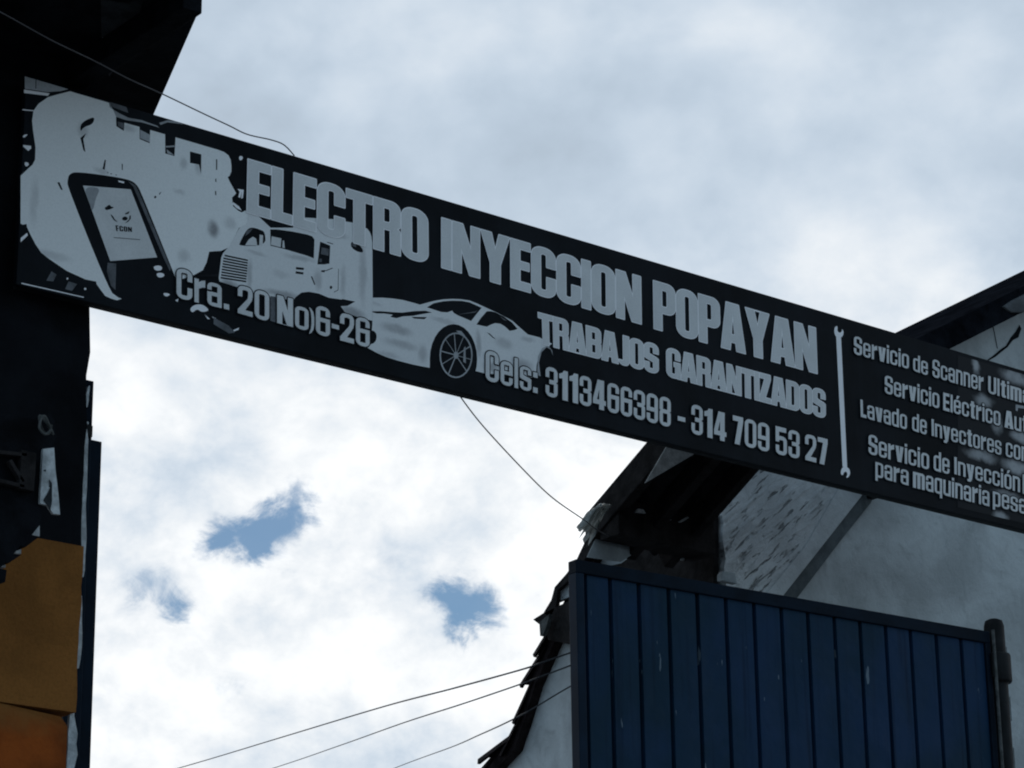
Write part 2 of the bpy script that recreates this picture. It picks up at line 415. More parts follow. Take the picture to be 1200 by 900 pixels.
def glyph(ch):
    s, w = STEM[0], .50
    if ch == 'A': return .58, [P((0, 0), (.14, 1), (.44, 1), (.58, 0), (.37, 0), (.35, .17), (.23, .17), (.21, 0)), N((.245, .33), (.29, .80), (.335, .33))]
    if ch == 'B': return w, [P(RR(0, 0, w, 1, .17, .15, (0, 1, 1, 0))), N(R_(s, .14, w - s, .44)), N(R_(s, .58, w - s, .86)), N((w + .01, .56), (w - .05, .51), (w + .01, .46))]
    if ch == 'C': return w, [P(RR(0, 0, w, 1, .22, .19)), N(RR(s, .12, w - s, .88, .05)), N(R_(w - s - .001, .40, w + .1, .62))]
    if ch == 'D': return w, [P(RR(0, 0, w, 1, .2, .18, (0, 1, 1, 0))), N(RR(s, .14, w - s, .86, .05, .08, (0, 1, 1, 0)))]
    if ch == 'E': return .40, [P(R_(0, 0, s, 1)), P(R_(0, 0, .40, .16)), P(R_(0, .84, .40, 1)), P(R_(0, .43, .375, .58))]
    if ch == 'F': return .40, [P(R_(0, 0, s, 1)), P(R_(0, .84, .40, 1)), P(R_(0, .42, .37, .57))]
    if ch == 'G': return w, [P(RR(0, 0, w, 1, .22, .19)), N(RR(s, .12, w - s, .88, .05)), N(R_(w - s - .001, .54, w + .1, .64)), P(R_(w / 2 + .02, .40, w, .54)), P(R_(w - .12, 0, w, .2))]
    if ch == 'I': return s, [P(R_(0, 0, s, 1))]
    if ch == 'J': return .36, [P(RR(0, 0, .36, .5, .16, .15, (1, 1, 0, 0))), N(R_(-.1, .15, .16, .6)), P(R_(.16, .2, .36, 1))]
    if ch == 'L': return .36, [P(R_(0, 0, s, 1)), P(R_(0, 0, .36, .17))]
    if ch == 'N': return .54, [P(R_(0, 0, .17, 1)), P(R_(.37, 0, .54, 1)), P((0, 1), (.20, 1), (.54, 0), (.34, 0))]
    if ch in 'O0': return w, [P(RR(0, 0, w, 1, .22, .19)), N(RR(s, .12, w - s, .88, .05))]
    if ch == 'P': return w, [P(R_(0, 0, s, 1)), P(RR(0, .37, w, 1, .18, .16, (0, 1, 1, 0))), N(RR(s, .50, w - s, .86, .04, .06, (0, 1, 1, 0)))]
    if ch == 'R': return w, [P(R_(0, 0, s, 1)), P(RR(0, .42, w, 1, .17, .15, (0, 1, 1, 0))), P(RR(w - s, 0, w, .52, .1, .1, (0, 0, 1, 0))), N(RR(s, .57, w - s, .86, .04, .06, (0, 1, 1, 0))), N(R_(s, -.1, w - s, .44)), N((w + .01, .55), (w - .06, .50), (w + .01, .45))]
    if ch in 'Ss':
        g = [P(RR(0, 0, w, 1, .22, .18)), N((s, .63), (s, .86), (s + .03, .88), (w - s - .03, .88), (w - s, .86), (w - s, .68), (w + .02, .68), (w + .02, .485), (w - .06, .54)),
             N((w - s, .37), (w - s, .14), (w - s - .03, .12), (s + .03, .12), (s, .14), (s, .33), (-.02, .33), (-.02, .515), (.06, .46))]
        return (w, g) if ch == 'S' else (.44, [(a, [(x * .88, y * XH) for x, y in q]) for a, q in g])
    if ch == 'T': return .48, [P(R_(0, .84, .48, 1)), P(R_(.14, 0, .34, 1))]
    if ch == 'U': return w, [P(RR(0, 0, w, 1, .22, .19, (1, 1, 0, 0))), N(RR(s, .12, w - s, 1.1, .05, .05, (1, 1, 0, 0)))]
    if ch == 'Y': return .58, [P((0, 1), (.21, 1), (.29, .66), (.37, 1), (.58, 1), (.39, .38), (.39, 0), (.19, 0), (.19, .38))]
    if ch == 'Z': return .42, [P((0, 0), (.42, 0), (.42, .16), (.21, .16), (.42, .84), (.42, 1), (.01, 1), (.01, .84), (.20, .84), (0, .16))]
    if ch == '1': return .36, [P((.14, 0), (.36, 0), (.36, 1), (.20, 1), (.14, .92), (0, .86), (0, .72), (.14, .73))]
    if ch == '2': return w, [P((0, .62), (0, .84), (.03, .92), (.09, .98), (.18, 1), (w - .18, 1), (w - .09, .98), (w - .03, .92), (w, .84), (w, .68), (w - .03, .55), (.24, .16), (w, .16), (w, 0), (0, 0), (0, .13), (w - s - .02, .58), (w - s, .68), (w - s, .85), (w / 2, .885), (s, .85), (s, .62))]
    if ch == '3': return w, [P(RR(0, 0, w, 1, .22, .17)), N(R_(s, .12, w - s, .88)), P(R_(.16, .44, w - s + .01, .57)), N(R_(-.1, .36, .155, .65)), N(R_(.15, .57, s + .01, .65)), N(R_(.15, .36, s + .01, .44)), N((w + .01, .57), (w - .06, .51), (w + .01, .45))]
    if ch == '4': return .55, [P((.27, 0), (.47, 0), (.47, .17), (.55, .17), (.55, .32), (.47, .32), (.47, 1), (.20, 1), (0, .33), (0, .17), (.27, .17)), N((.16, .32), (.27, .32), (.27, .72))]
    if ch == '5': return w, [P(RR(0, 0, w, .67, .2, .17)), N(RR(s, .12, w - s, .54, .05)), N(R_(-.1, .33, s + .001, .46)), P(R_(0, .46, s, 1)), P(R_(0, .84, w - .03, 1))]
    if ch == '6': return w, [P(RR(0, 0, w, 1, .22, .18)), N(R_(s, .12, w - s, .47)), N(R_(s, .60, w - s, .88)), N(R_(w - s - .001, .60, w + .1, .69))]
    if ch == '7': return .44, [P((0, .83), (0, 1), (.44, 1), (.44, .84), (.29, 0), (.08, 0), (.24, .83))]
    if ch == '8': return w, [P(RR(0, 0, w, 1, .22, .18)), N(R_(s, .12, w - s, .44)), N(R_(s, .57, w - s, .88)), N((w + .01, .56), (w - .05, .51), (w + .01, .46)), N((-.01, .56), (.05, .51), (-.01, .46))]
    if ch == '9': return w, [P(RR(0, 0, w, 1, .22, .18)), N(R_(s, .53, w - s, .88)), N(R_(s, .12, w - s, .40)), N(R_(-.1, .31, s + .001, .40))]
    if ch == '-': return .26, [P(R_(0, .34, .26, .48))]
    if ch == '.': return .17, [P(R_(0, 0, .17, .17))]
    if ch == ':': return .17, [P(R_(0, 0, .17, .17)), P(R_(0, .52, .17, .69))]
    if ch == ')': return .3, [P((0, -.05), (.12, 0), (.24, .12), (.29, .3), (.29, .55), (.24, .72), (.12, .82), (0, .86), (.1, .7), (.14, .5), (.14, .3), (.1, .12))]
    s, w, x = STEM[0] - .015, .46, XH
    if ch == 'a': return w, [P(RR(0, 0, w, x, .19, .15, (1, 0, 1, 1))), N(R_(s, .47, w - s, x - .11)), N(R_(-.1, .46, s + .001, .54)), N(R_(s, .11, w - s, .35))]
    if ch == 'c': return w, [P(RR(0, 0, w, x, .2, .16)), N(RR(s, .11, w - s, x - .11, .04)), N(R_(w - s - .001, .32, w + .1, .50))]
    if ch in 'eé':
        g = [P(RR(0, 0, w, x, .2, .16)), N(R_(s, .47, w - s, x - .11)), N(R_(s, .11, w - s, .36)), N(R_(w - s - .001, .27, w + .1, .36))]
        if ch == 'é': g += [P((.16, .85), (.26, .85), (.38, 1.03), (.22, 1.03))]
        return w, g
    if ch == 'd': return w, [P(RR(0, 0, w, x, .19, .15, (1, 0, 0, 1))), P(R_(w - s, 0, w, 1)), N(RR(s, .11, w - s, x - .11, .04))]
    if ch == 'i': return s, [P(R_(0, 0, s, x)), P(R_(0, .87, s, 1))]
    if ch == 'l': return s, [P(R_(0, 0, s, 1))]
    if ch == 'm': return .72, [P(RR(0, 0, .72, x, .16, .14, (0, 0, 1, 0))), N(R_(.18, -.1, .27, x - .12)), N(R_(.45, -.1, .54, x - .12))]
    if ch == 'n': return w, [P(RR(0, 0, w, x, .19, .15, (0, 0, 1, 0))), N(R_(s, -.1, w - s, x - .12))]
    if ch in 'oó':
        g = [P(RR(0, 0, w, x, .2, .16)), N(RR(s, .11, w - s, x - .11, .04))]
        if ch == 'ó': g += [P((.16, .85), (.26, .85), (.38, 1.03), (.22, 1.03))]
        return w, g
    if ch == 'p': return w, [P(RR(0, 0, w, x, .19, .15, (0, 1, 1, 0))), P(R_(0, -.2, s, x)), N(RR(s, .11, w - s, x - .11, .04))]
    if ch == 'q': return w, [P(RR(0, 0, w, x, .19, .15, (1, 0, 0, 1))), P(R_(w - s, -.2, w, x)), N(RR(s, .11, w - s, x - .11, .04))]
    if ch == 'r': return .34, [P(R_(0, 0, s, x)), P((s - .01, x - .12), (.24, x - .03), (.34, x), (.34, x - .23), (.26, x - .24), (s - .01, x - .32))]
    if ch == 't': return .33, [P(RR(.07, 0, .33, .95, .1, .1, (1, 0, 0, 0))), N(R_(.255, .13, .4, 1)), P(R_(0, x - .13, .33, x))]
    if ch == 'u': return w, [P(RR(0, 0, w, x, .19, .15, (1, 0, 0, 0))), N(R_(s, .12, w - s, x + .1))]
    if ch == 'v': return .46, [P((0, x), (.19, x), (.23, .30), (.27, x), (.46, x), (.34, 0), (.12, 0))]
    if ch == 'y': return .46, [P((0, x), (.19, x), (.235, .32), (.275, x), (.46, x), (.33, 0), (.29, -.12), (.2, -.2), (.04, -.2), (.04, -.08), (.11, -.07), (.14, 0))]
    raise KeyError(ch)

YS = 7.3592                                           # front of the sign
def uv(px, py): p = onY(px, py, YS); return (p[0], p[2])
def pxs(pts): return [uv(*p) for p in pts]
def word_ops(text, quad, gap=.045):
    """a word set into its parallelogram TL TR BR BL on the sign face"""
    (tl, tr, br, bl) = [np.array(uv(*q)) for q in quad]
    x = 0; g = []
    for ch in text:
        w, ops = glyph(ch); g.append((x, ops)); x += w + gap
    tot = x - gap; out = []
    for x0, ops in g:
        for add, p in ops:
            q = []
            for (a, b) in p:
                t = (a + x0) / tot; q.append((bl * (1 - t) + br * t) * (1 - b) + (tl * (1 - t) + tr * t) * b)
            out.append((add, q, x0))
    return out
def set_words(words, gap=.045):
    """per-glyph painter ops must not erase neighbours: resolve every glyph first, then unite"""
    tris = []
    for text, quad in words:
        by = {}
        for add, q, x0 in word_ops(text, quad, gap): by.setdefault(x0, []).append((add, q))
        for ops in by.values():
            v, f, be = union(ops); tris.append((ops, v, f, be))
    return tris
def glyph_outlines(tris):
    """closed loops of every resolved glyph -> ops (outer and holes by even-odd over triangles)"""
    ops = []
    for _, v, f, _ in tris:
        for t in f: ops.append((True, [v[i] for i in t]))
    return ops
def caps_for(tris, w, seg=4):
    caps = []
    for _, v, f, be in tris:
        for a, b in be:
            p, q = v[a], v[b]; d = q - p
            if np.hypot(*d) < 1e-6: continue
            an = math.atan2(d[1], d[0]); poly = []
            for k in range(seg + 1): t = an + math.pi / 2 + math.pi * k / seg; poly.append((p[0] + w * math.cos(t), p[1] + w * math.sin(t)))
            for k in range(seg + 1): t = an - math.pi / 2 + math.pi * k / seg; poly.append((q[0] + w * math.cos(t), q[1] + w * math.sin(t)))
            caps.append((True, poly))
    return caps
def soft_mat(name, base, tone, blobs, wob=.03):
    """a print whose own picture has soft mid-tones: ellipses (photo px, px radii, strength) on the sign face"""
    m = bpy.data.materials.new(name); m.use_nodes = True
    T = NT(m.node_tree); b = T.n['Principled BSDF']
    tc = T.new('ShaderNodeTexCoord').outputs['Object']
    w = T.new('ShaderNodeVectorMath', operation='SCALE'); T.l.new(T.vmath('SUBTRACT', T.noise(tc, 16, 6, .65, .3, col=True), (.5, .5, .5)), w.inputs[0]); w.inputs['Scale'].default_value = wob
    q = T.vmath('ADD', tc, w.outputs[0]); f = None
    for (px, py, rx, ry, a) in blobs:
        c = uv(px, py); k = .00315
        d = T.vmath('LENGTH', T.vmath('MULTIPLY', T.vmath('SUBTRACT', q, (c[0], YS, c[1])), (1 / (rx * k), 0, 1 / (ry * k))), out=1)
        g = T.ramp(d, .25, 1.15, a, 0)
        f = g if f is None else T.math('MAXIMUM', f, g)
    f = T.math('MULTIPLY', f, T.ramp(T.noise(tc, 30, 6, .7), .25, .6, .75, 1.))
    grain = T.mix(T.math('MULTIPLY', T.ramp(T.noise(tc, 150, 4, .7), .35, .75), .18), base, tuple(v * .5 for v in base))
    T.l.new(T.mix(f, grain, tone), b.inputs['Base Color'])
    b.inputs['Roughness'].default_value = .6; b.inputs['Specular IOR Level'].default_value = .15
    return m
def lettering(words, layer, parent, label, w_edge=0, w_dark=0, gap=.045, stem=.20):
    """white letters word by word, a thin paler rim and, where the print has one, a black outline under them"""
    STEM[0] = stem
    for k, wd in enumerate(words):
        tris = set_words([wd], gap); base = glyph_outlines(tris)
        o = flat('lettering', base, YS - layer * .0008, MT['vinyl'], parent)
        if w_edge:
            flat('letter_edge', base + caps_for(tris, w_edge), YS - (layer - .5) * .0008 + k * 1e-5, MT['vinyl_edge'], o)
        if w_dark:
            flat('letter_outline', base + caps_for(tris, w_edge + w_dark), YS - (layer - 1) * .0008 + k * 1e-5, MT['ink'], o)
    STEM[0] = .20

# ================================================================== SETTING
bm = pydata([(-300, -300, 0), (300, -300, 0), (300, 600, 0), (-300, 600, 0)], [(0, 1, 2, 3)])
g = link('ground', mesh_of(bm), MT['ground']); g['kind'] = 'structure'

# ================================================================== WHITE HOUSE on the right
WY = 8.359                                            # plane of its front wall
cx = onY(843, 620, WY)[0]
house = thing('white_house', (cx + 2, WY + 2, 0), 'whitewashed brick house with a cracked gable and a ragged tiled roof behind the blue gate', 'house')
OV = .20
ra, rb = onY(1080, 394, WY - OV), onY(1200, 335, WY - OV)         # verge of the gable roof
sl_ = (rb[2] - ra[2]) / (rb[0] - ra[0])
def verge(x): return ra[2] + sl_ * (x - ra[0])
apex = cx + 4.2
th = .125                                                           # depth of the dark verge
fw = [(cx, WY, 0), (2 * apex - cx, WY, 0), (2 * apex - cx, WY, verge(cx) - th - .003), (apex, WY, verge(apex) - th - .003), (cx, WY, verge(cx) - th - .003)]
link('front_wall', mesh_of(prism(fw, (0, .30, 0))), MT['wall'], house)
# thicker old brickwork, its head sloping with a former roof
BT = .030
d0, d1 = onY(1010, 580, WY - BT), onY(920, 695, WY - BT); sd_ = (d0[2] - d1[2]) / (d0[0] - d1[0])
yb = WY - BT
lx = cx - .004
def dz(x): return d1[2] + sd_ * (x - d1[0])
bw = [(lx, yb, dz(lx)), (lx + .9, yb, dz(lx + .9)), (lx + 1.28, yb, dz(lx + 1.28)), (lx + 1.15, yb, 5.62), (lx + .5, yb, 5.40), (lx, yb, 5.22)]
rag = []
for k in range(26):                                                 # slightly uneven left arris
    t = k / 25; rag.append((lx + random.uniform(-.008, .010), yb, 5.22 + (dz(lx) - 5.22) * t))
link('brick_gable', mesh_of(prism(bw[:-1] + rag[:-1], (0, BT - .003, 0))), MT['brickwall'], house)
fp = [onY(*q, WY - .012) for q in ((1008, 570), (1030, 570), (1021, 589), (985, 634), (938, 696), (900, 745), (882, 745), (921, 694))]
link('dark_strip', mesh_of(prism(fp, (0, .011, 0), .002)), MT['dark_band'], house)  # added dark strip along the diagonal band of the wall
rs = [onY(*q, WY - BT - .004) for q in ((990, 560), (1018, 566), (1009, 582), (965, 638), (921, 694), (890, 735), (872, 732), (903, 690), (944, 640))]
link('render_strip', mesh_of(prism(rs, (0, .003, 0))), MT['side'], house)
# side wall along the drive, falling with the tiled roof
VX = cx - .07
vp = [onX(*q, VX) for q in ((700, 606), (675, 660), (655, 700), (640, 735), (622, 775), (610, 815), (598, 850), (570, 880))]
ys_ = [p[1] for p in vp]; zs_ = [p[2] for p in vp]
ext = vp + [np.array([VX, vp[-1][1] + .9, vp[-1][2] - .75])]
sw = [(cx, WY + .302, 0), (cx, WY + .302, 5.1)] + [(cx, p[1] + .02, p[2] - .12) for p in ext] + [(cx, ext[-1][1] + .02, 0)]
link('side_wall', mesh_of(prism(sw, (.28, 0, 0))), MT['side'], house)
# tiled roof: courses of curved tiles stepping down along the verge
roof = link('roof', mesh_of(prism([(VX + .02, p[1], p[2] - .03) for p in [np.array([VX, 8.95, 5.10])] + ext] + [(VX + .02, p[1], p[2] - .11) for p in ext[::-1] + [np.array([VX, 8.95, 5.10])]], (3.2, 0, 0))), MT['tile'], house)
poly = [np.array([VX, 8.95, 5.12])] + ext
seglen = [np.linalg.norm(b - a) for a, b in zip(poly, poly[1:])]; L = sum(seglen)
def along(t):
    t = max(0, min(L - 1e-4, t))
    for a, b, l in zip(poly, poly[1:], seglen):
        if t <= l: return a + (b - a) * t / l, (b - a) / l
        t -= l
bm = bmesh.new(); t = 0
while t < L - .1:
    c, d = along(t + .09); ln = .22; c = c + np.array([.09, 0, -.045])
    nrml = np.array([0, -d[2], d[1]]) * (1 if d[1] > 0 else -1)
    for j, xo in enumerate((0.0, .17, .34)):
        ring = []
        ox = random.uniform(-.02, .02); lift = random.uniform(-.004, .012)
        for e, rr in ((-.5, .060), (.5, .078)):
            row = []
            for k in range(7):
                a = math.pi * k / 6
                for tt_ in (0, .016):
                    q = c + d * (e * ln) + np.array([1, 0, 0]) * (xo + ox + math.cos(a) * (rr + tt_)) + nrml * (math.sin(a) * (rr + tt_) * .62 + lift - (.022 if e < 0 else 0))
                    row.append(bm.verts.new(tuple(map(float, q))))
            ring.append(row)
        A, B = ring
        for k in range(6):
            i0, i1, o0, o1 = 2 * k, 2 * k + 2, 2 * k + 1, 2 * k + 3
            for quad in ((A[o0], A[o1], B[o1], B[o0]), (A[i1], A[i0], B[i0], B[i1]), (A[i0], A[i1], A[o1], A[o0]), (B[i1], B[i0], B[o0], B[o1])): bm.faces.new(quad)
    t += random.uniform(.125, .165)
link('roof_tile', mesh_of(bm), MT['tile'], roof)
# dark timber box under the tile verge, sticking out over the drive
tb = [onX(*q, VX - .03) for q in ((624, 726), (640, 716), (676, 700), (676, 757), (642, 750), (640, 738))]
link('eave_timber', mesh_of(prism(tb, (.19, 0, 0), .004)), MT['wood'], house)
link('lit_wall_patch', mesh_of(prism([onX(*q, VX - .004) for q in ((652, 690), (657, 683), (671, 672), (673, 697), (651, 706))], (.02, 0, 0))), MT['fibre'], house)  # pale sheet standing for a lit piece of the side wall
link('verge_board', mesh_of(prism([onX(*q, VX - .03) for q in ((696, 612), (676, 655), (664, 672), (650, 688), (646, 703), (637, 718), (645, 724), (652, 708), (653, 692), (674, 673), (692, 645))], (.02, 0, 0))), MT['wood'], house)
link('eave_stub', mesh_of(prism([onX(*q, VX - .05) for q in ((636, 730), (648, 720), (645, 733), (640, 746), (637, 746))], (-.02, 0, 0))), MT['wood_grey'], house)
# gable roof over the front wall
ox0 = onY(1000, 432, WY - OV)[0]
rp = [(ox0, WY - OV, verge(ox0)), (apex, WY - OV, verge(apex)), (2 * apex - ox0, WY - OV, verge(ox0)), (2 * apex - ox0, WY - OV, verge(ox0) - th), (apex, WY - OV, verge(apex) - th), (ox0, WY - OV, verge(ox0) - th)]
mr = link('gable_roof', mesh_of(prism(rp, (0, .9, 0))), MT['oldroof'], house)
# added grey patch standing for the paler roof underside at the frame edge
mp_ = [onY(*q, WY - OV - .012) for q in ((1176, 359), (1186, 352), (1200, 345), (1235, 330), (1235, 352), (1200, 366), (1186, 366))]
link('verge_patch', mesh_of(prism(mp_, (0, .10, 0), .01)), MT['verge'], house)
# crack in the gable, a thin dark ribbon laid on the wall face
def ribbon(cl, ws, Y, dy=.004):
    pts = []
    c = [np.array(onY(*q, Y)) for q in cl]
    up = [p + np.array([0, 0, w * .5]) + np.array([-w * .35, 0, 0]) for p, w in zip(c, ws)]
    dn = [p - np.array([0, 0, w * .5]) + np.array([w * .35, 0, 0]) for p, w in zip(c, ws)]
    return prism(up + dn[::-1], (0, dy, 0))
link('wall_crack', mesh_of(ribbon([(1155, 424), (1166, 417), (1173, 411), (1180, 406), (1186, 397), (1192, 392), (1196, 383)], [.003, .009, .010, .008, .014, .024, .016], WY - .003)), MT['crack'], house)
link('wall_crack', mesh_of(ribbon([(1163, 378), (1166, 392), (1169, 408)], [.004, .005, .004], WY - .003)), MT['crack'], house)
# small porch of corrugated sheet in the corner, falling away from the street
PX = 7.30
pA = onX(770, 525, PX); pB = onX(692, 617, PX); dd = (pB - pA); top = pA - dd * .75
bm = bmesh.new(); nx = 60; cols = []
for i in range(nx + 1):
    x = PX + .035 + (cx - .13 - PX) * i / nx; wv = .018 * math.sin((x - PX) * 2 * math.pi / .105)
    cols.append([bm.verts.new((x, float(q[1]), float(q[2]) + wv + o)) for q in (top, pB + dd * .12) for o in (0, -.004)])
for a, b in zip(cols, cols[1:]):
    bm.faces.new((a[0], b[0], b[2], a[2])); bm.faces.new((a[1], a[3], b[3], b[1]))
    bm.faces.new((a[2], b[2], b[3], a[3])); bm.faces.new((a[0], a[1], b[1], b[0]))
porch = link('porch_roof', mesh_of(bm), MT['zinc'], house)
beamobj('barge_board', top + np.array([0, 0, -.02]), pB + np.array([0, 0, -.02]), .05, .12, MT['wood'], porch)
b0, b1 = onY(712, 608, WY - .05), onY(846, 634, WY - .05)
zb = (b0[2] + b1[2]) / 2 - .01
beamobj('eave_beam', (b0[0], WY - .06, zb), (onY(838, 632, WY - .12)[0], WY - .06, zb), .12, .155, MT['wood'], porch)
for t_ in (.30, .62):
    x = PX + (cx - PX) * t_
    q0, q1 = top + dd * .25, pB
    beamobj('rafter', (x, q0[1], q0[2] - .08), (x, q1[1], q1[2] - .08), .05, .08, MT['wood'], porch)
link('pale_gap_sheet', mesh_of(prism([onY(*q, 7.70) for q in ((783, 520), (816, 520), (814, 532), (756, 566))], (0, .003, 0))), MT['plaster'], porch)  # added pale sheet standing for the bright gap beside the porch roof
link('fibre_board', mesh_of(prism([onY(*q, WY + .03) for q in ((703, 622), (694, 640), (688, 653), (728, 658.5), (764, 634), (740, 627))], (0, .003, 0))), MT['fibre'], porch)
for q in (((745, 600), (748, 596), (754, 597), (757, 601.5)), ((771, 607), (779, 600.5), (787, 609.5)), ((796, 611), (806, 605), (807.5, 607), (799, 612))):
    link('pale_gap', mesh_of(prism([onY(*p, WY - .135) for p in q], (0, .012, 0))), MT['plaster'], porch)  # pale chips added for the sky gaps between beam and sheet
# added dark sheet standing for the shade in the corner below the porch
pk = [onX(*q, cx - .05) for q in ((766, 632), (836, 600), (836, 800), (690, 800), (676, 672), (728, 660))]
link('shade_screen', mesh_of(prism(pk, (.03, 0, 0))), MT['wood'], house)
br = [onX(*q, cx - .075) for q in ((795, 644), (798, 643), (799, 646), (808, 646), (808, 650), (799, 650), (798, 656), (795, 656))]
link('hinge_bracket', mesh_of(prism(br, (.02, 0, 0))), MT['plaster'], house)
link('loose_brick', mesh_of(prism([onY(*q, WY - .24) for q in ((846, 673), (848, 669), (862, 671), (864, 684), (846, 680))], (0, .03, 0), .004)), MT['fibre'], house)

# ================================================================== DARK BUILDING on the left
LY = 7.44
lc = onY(97, 600, LY)[0]
shop = thing('corner_building', (lc - 1.2, LY + 1, 0), 'black painted building with ochre and orange lower wall under the left end of the sign', 'building')
zo, zl = 3.983, 3.452
tp = [(lc + random.uniform(-.006, .006), LY, zo + (6.4 - zo) * k / 30) for k in range(31)]
link('black_wall', mesh_of(prism([(lc - 3.2, LY, zo)] + tp + [(lc - 3.2, LY, 6.4)], (0, .28, 0))), MT['black_wall'], shop)
oc = [(lc + .001 + random.uniform(-.004, .004), LY - .006, zl + (zo - .002 - zl) * k / 12) for k in range(13)]
link('ochre_wall', mesh_of(prism([(lc - 3.2, LY - .006, zl)] + oc + [(lc - 3.2, LY - .006, zo - .002)], (0, .24, 0))), MT['ochre'], shop)
ll = onY(78, 880, LY + .02)[0]
link('orange_wall', mesh_of(prism([(lc - 3.2, LY + .02, 0), (ll, LY + .02, 0), (ll, LY + .02, zl - .04), (ll - .03, LY + .012, zl - .015), (ll - .25, LY, zl - .002), (lc - 3.2, LY, zl - .002)], (0, .2, 0))), MT['orange'], shop)
# eave over the sign: soffit boards, fascia, rafter ends
zs = 5.61
e0, e1, e2 = onZ(180, 134, zs), onZ(236, 6, zs), onZ(229, -14, zs)
eo = [e0, e1, e2, np.array([e2[0] - .5, e2[1] - .28, zs]), np.array([lc - 3.2, e2[1] - .25, zs]), np.array([lc - 3.2, e0[1] + .5, zs]), np.array([e0[0] + .12, e0[1] + .5, zs])]
rf = link('roof', mesh_of(prism(eo, (0, 0, .09))), MT['soffit'], shop)
for k in range(4):
    x = lc - .1 - k * .55; beamobj('rafter', (x, e1[1] - .1, zs - .045), (x, LY - .01, zs - .045), .07, .085, MT['soffit'], rf)
wp = [onZ(*q, zs - .003) for q in ((118, 0), (150, 4), (170, -6), (150, 60), (128, 90), (119, 60))]
link('lit_soffit', mesh_of(prism(wp, (0, 0, .0025))), MT['soffit_lit'], rf)
wp = [onZ(*q, zs - .004) for q in ((196, 2), (228, -6), (236, 6), (222, 16), (205, 14))]
link('soffit_end_lit', mesh_of(prism(wp, (0, 0, .0035))), MT['soffit_lit'], rf)  # paler end of the soffit, light put into its colour
for q in ([(120, 44), (123, 45), (122, 51), (119, 50)], [(123, 54), (126, 54), (126, 60), (124, 62)]):
    link('paint_flake', mesh_of(prism([onZ(*p, zs - .006) for p in q], (0, 0, .002))), MT['vinyl_dim'], rf)
# peeling white plaster left along the wall's edge, over the dark jamb
def strip(cl, Y, dy=.012):
    a = [onY(x0, y, Y) for (y, x0, x1) in cl]; b = [onY(x1, y, Y) for (y, x0, x1) in cl]
    return prism(a + b[::-1], (0, dy, 0))
for cl in ([(452, 104, 105.5), (462, 101, 104.5), (470, 101.5, 104), (477, 101, 102.5)], [(494, 99, 103.5), (497, 99, 104)],
           [(503, 100, 102), (515, 99, 103.5), (530, 99, 103), (548, 98, 102.5), (562, 97, 102.3), (575, 97, 101.8), (592, 96.5, 100.5), (610, 95.5, 101), (630, 95, 101.5), (650, 95, 100), (668, 94, 99.5), (676, 94, 98)],
           [(698, 94, 96), (712, 93, 96.5), (728, 93, 96), (742, 92, 96.5), (758, 91, 96), (772, 90, 94.5), (783, 90, 92.5)],
           [(833, 84, 88), (838, 82, 87), (850, 81, 89), (860, 80, 91), (872, 80, 89.5), (884, 79, 91), (900, 78, 87), (930, 76, 88)]):
    link('plaster_edge', mesh_of(strip(cl, LY + .02)), MT['plaster'], shop)
# little tiled lean-to against the wall at the left, seen from below
CY = 7.02
lo = [(-60, 478), (20, 486), (44, 492), (58, 484), (64, 492), (66, 512), (60, 528), (51, 548), (49, 598), (47, 615), (37, 627), (46, 629), (30, 641), (24, 640), (16, 649), (25, 650), (10, 660), (6, 659), (0, 666), (8, 668), (6, 682), (-20, 690), (-60, 692)]
lean = link('lean_to_roof', mesh_of(prism([onY(*q, CY) for q in lo], (0, .34, 0))), MT['soffit'], shop)
for q in (((37.5, 627), (46.5, 614.5), (46.5, 628.3)), ((16, 648.5), (24.7, 638), (24.7, 648.8)), ((0, 664), (6.5, 656), (6.5, 665))):
    link('pale_gap', mesh_of(prism([onY(*p, CY + .05) for p in q], (0, .06, 0))), MT['plaster'], lean)  # pale wedges filling the gaps between the steps
link('side_board', mesh_of(prism([onY(*q, CY - .012) for q in ((50.5, 526), (63.5, 524.5), (65, 550), (68, 575), (70.5, 603), (62.5, 602), (56, 592), (47, 590), (48, 570))], (0, .011, 0))), MT['plaster'], lean)
for q in (((57, 576), (61, 566), (61, 588), (59, 598), (54, 590), (51, 586)), ((58, 562), (61, 566), (60, 572), (58, 570)), ((51, 551), (54, 550), (53.5, 552.5))):
    link('bare_patch', mesh_of(prism([onY(*p, CY - .0145) for p in q], (0, .002, 0))), MT['soffit_lit'], lean)
for a, b in (((-10, 562), (27, 571)), ((-8, 530), (30, 534)), ((10, 540), (26, 566)), ((32, 530), (29, 575))):
    pa, pb = onY(*a, CY - .02), onY(*b, CY - .02)
    beamobj('brace', pa, pb, .022, .012 if a[0] < 20 else .05, MT['wood'], lean, .002)
cb = []
for k in range(14):
    a = k * .9; cb.append(onY(54 + 7 * math.cos(a) + random.uniform(-2, 2), 498 + 11 * math.sin(a * 1.3), CY - .02 - .004 * k))
link('cable_coil', mesh_of(tube(cb, .004, 6, 4)), MT['wood_grey'], lean)

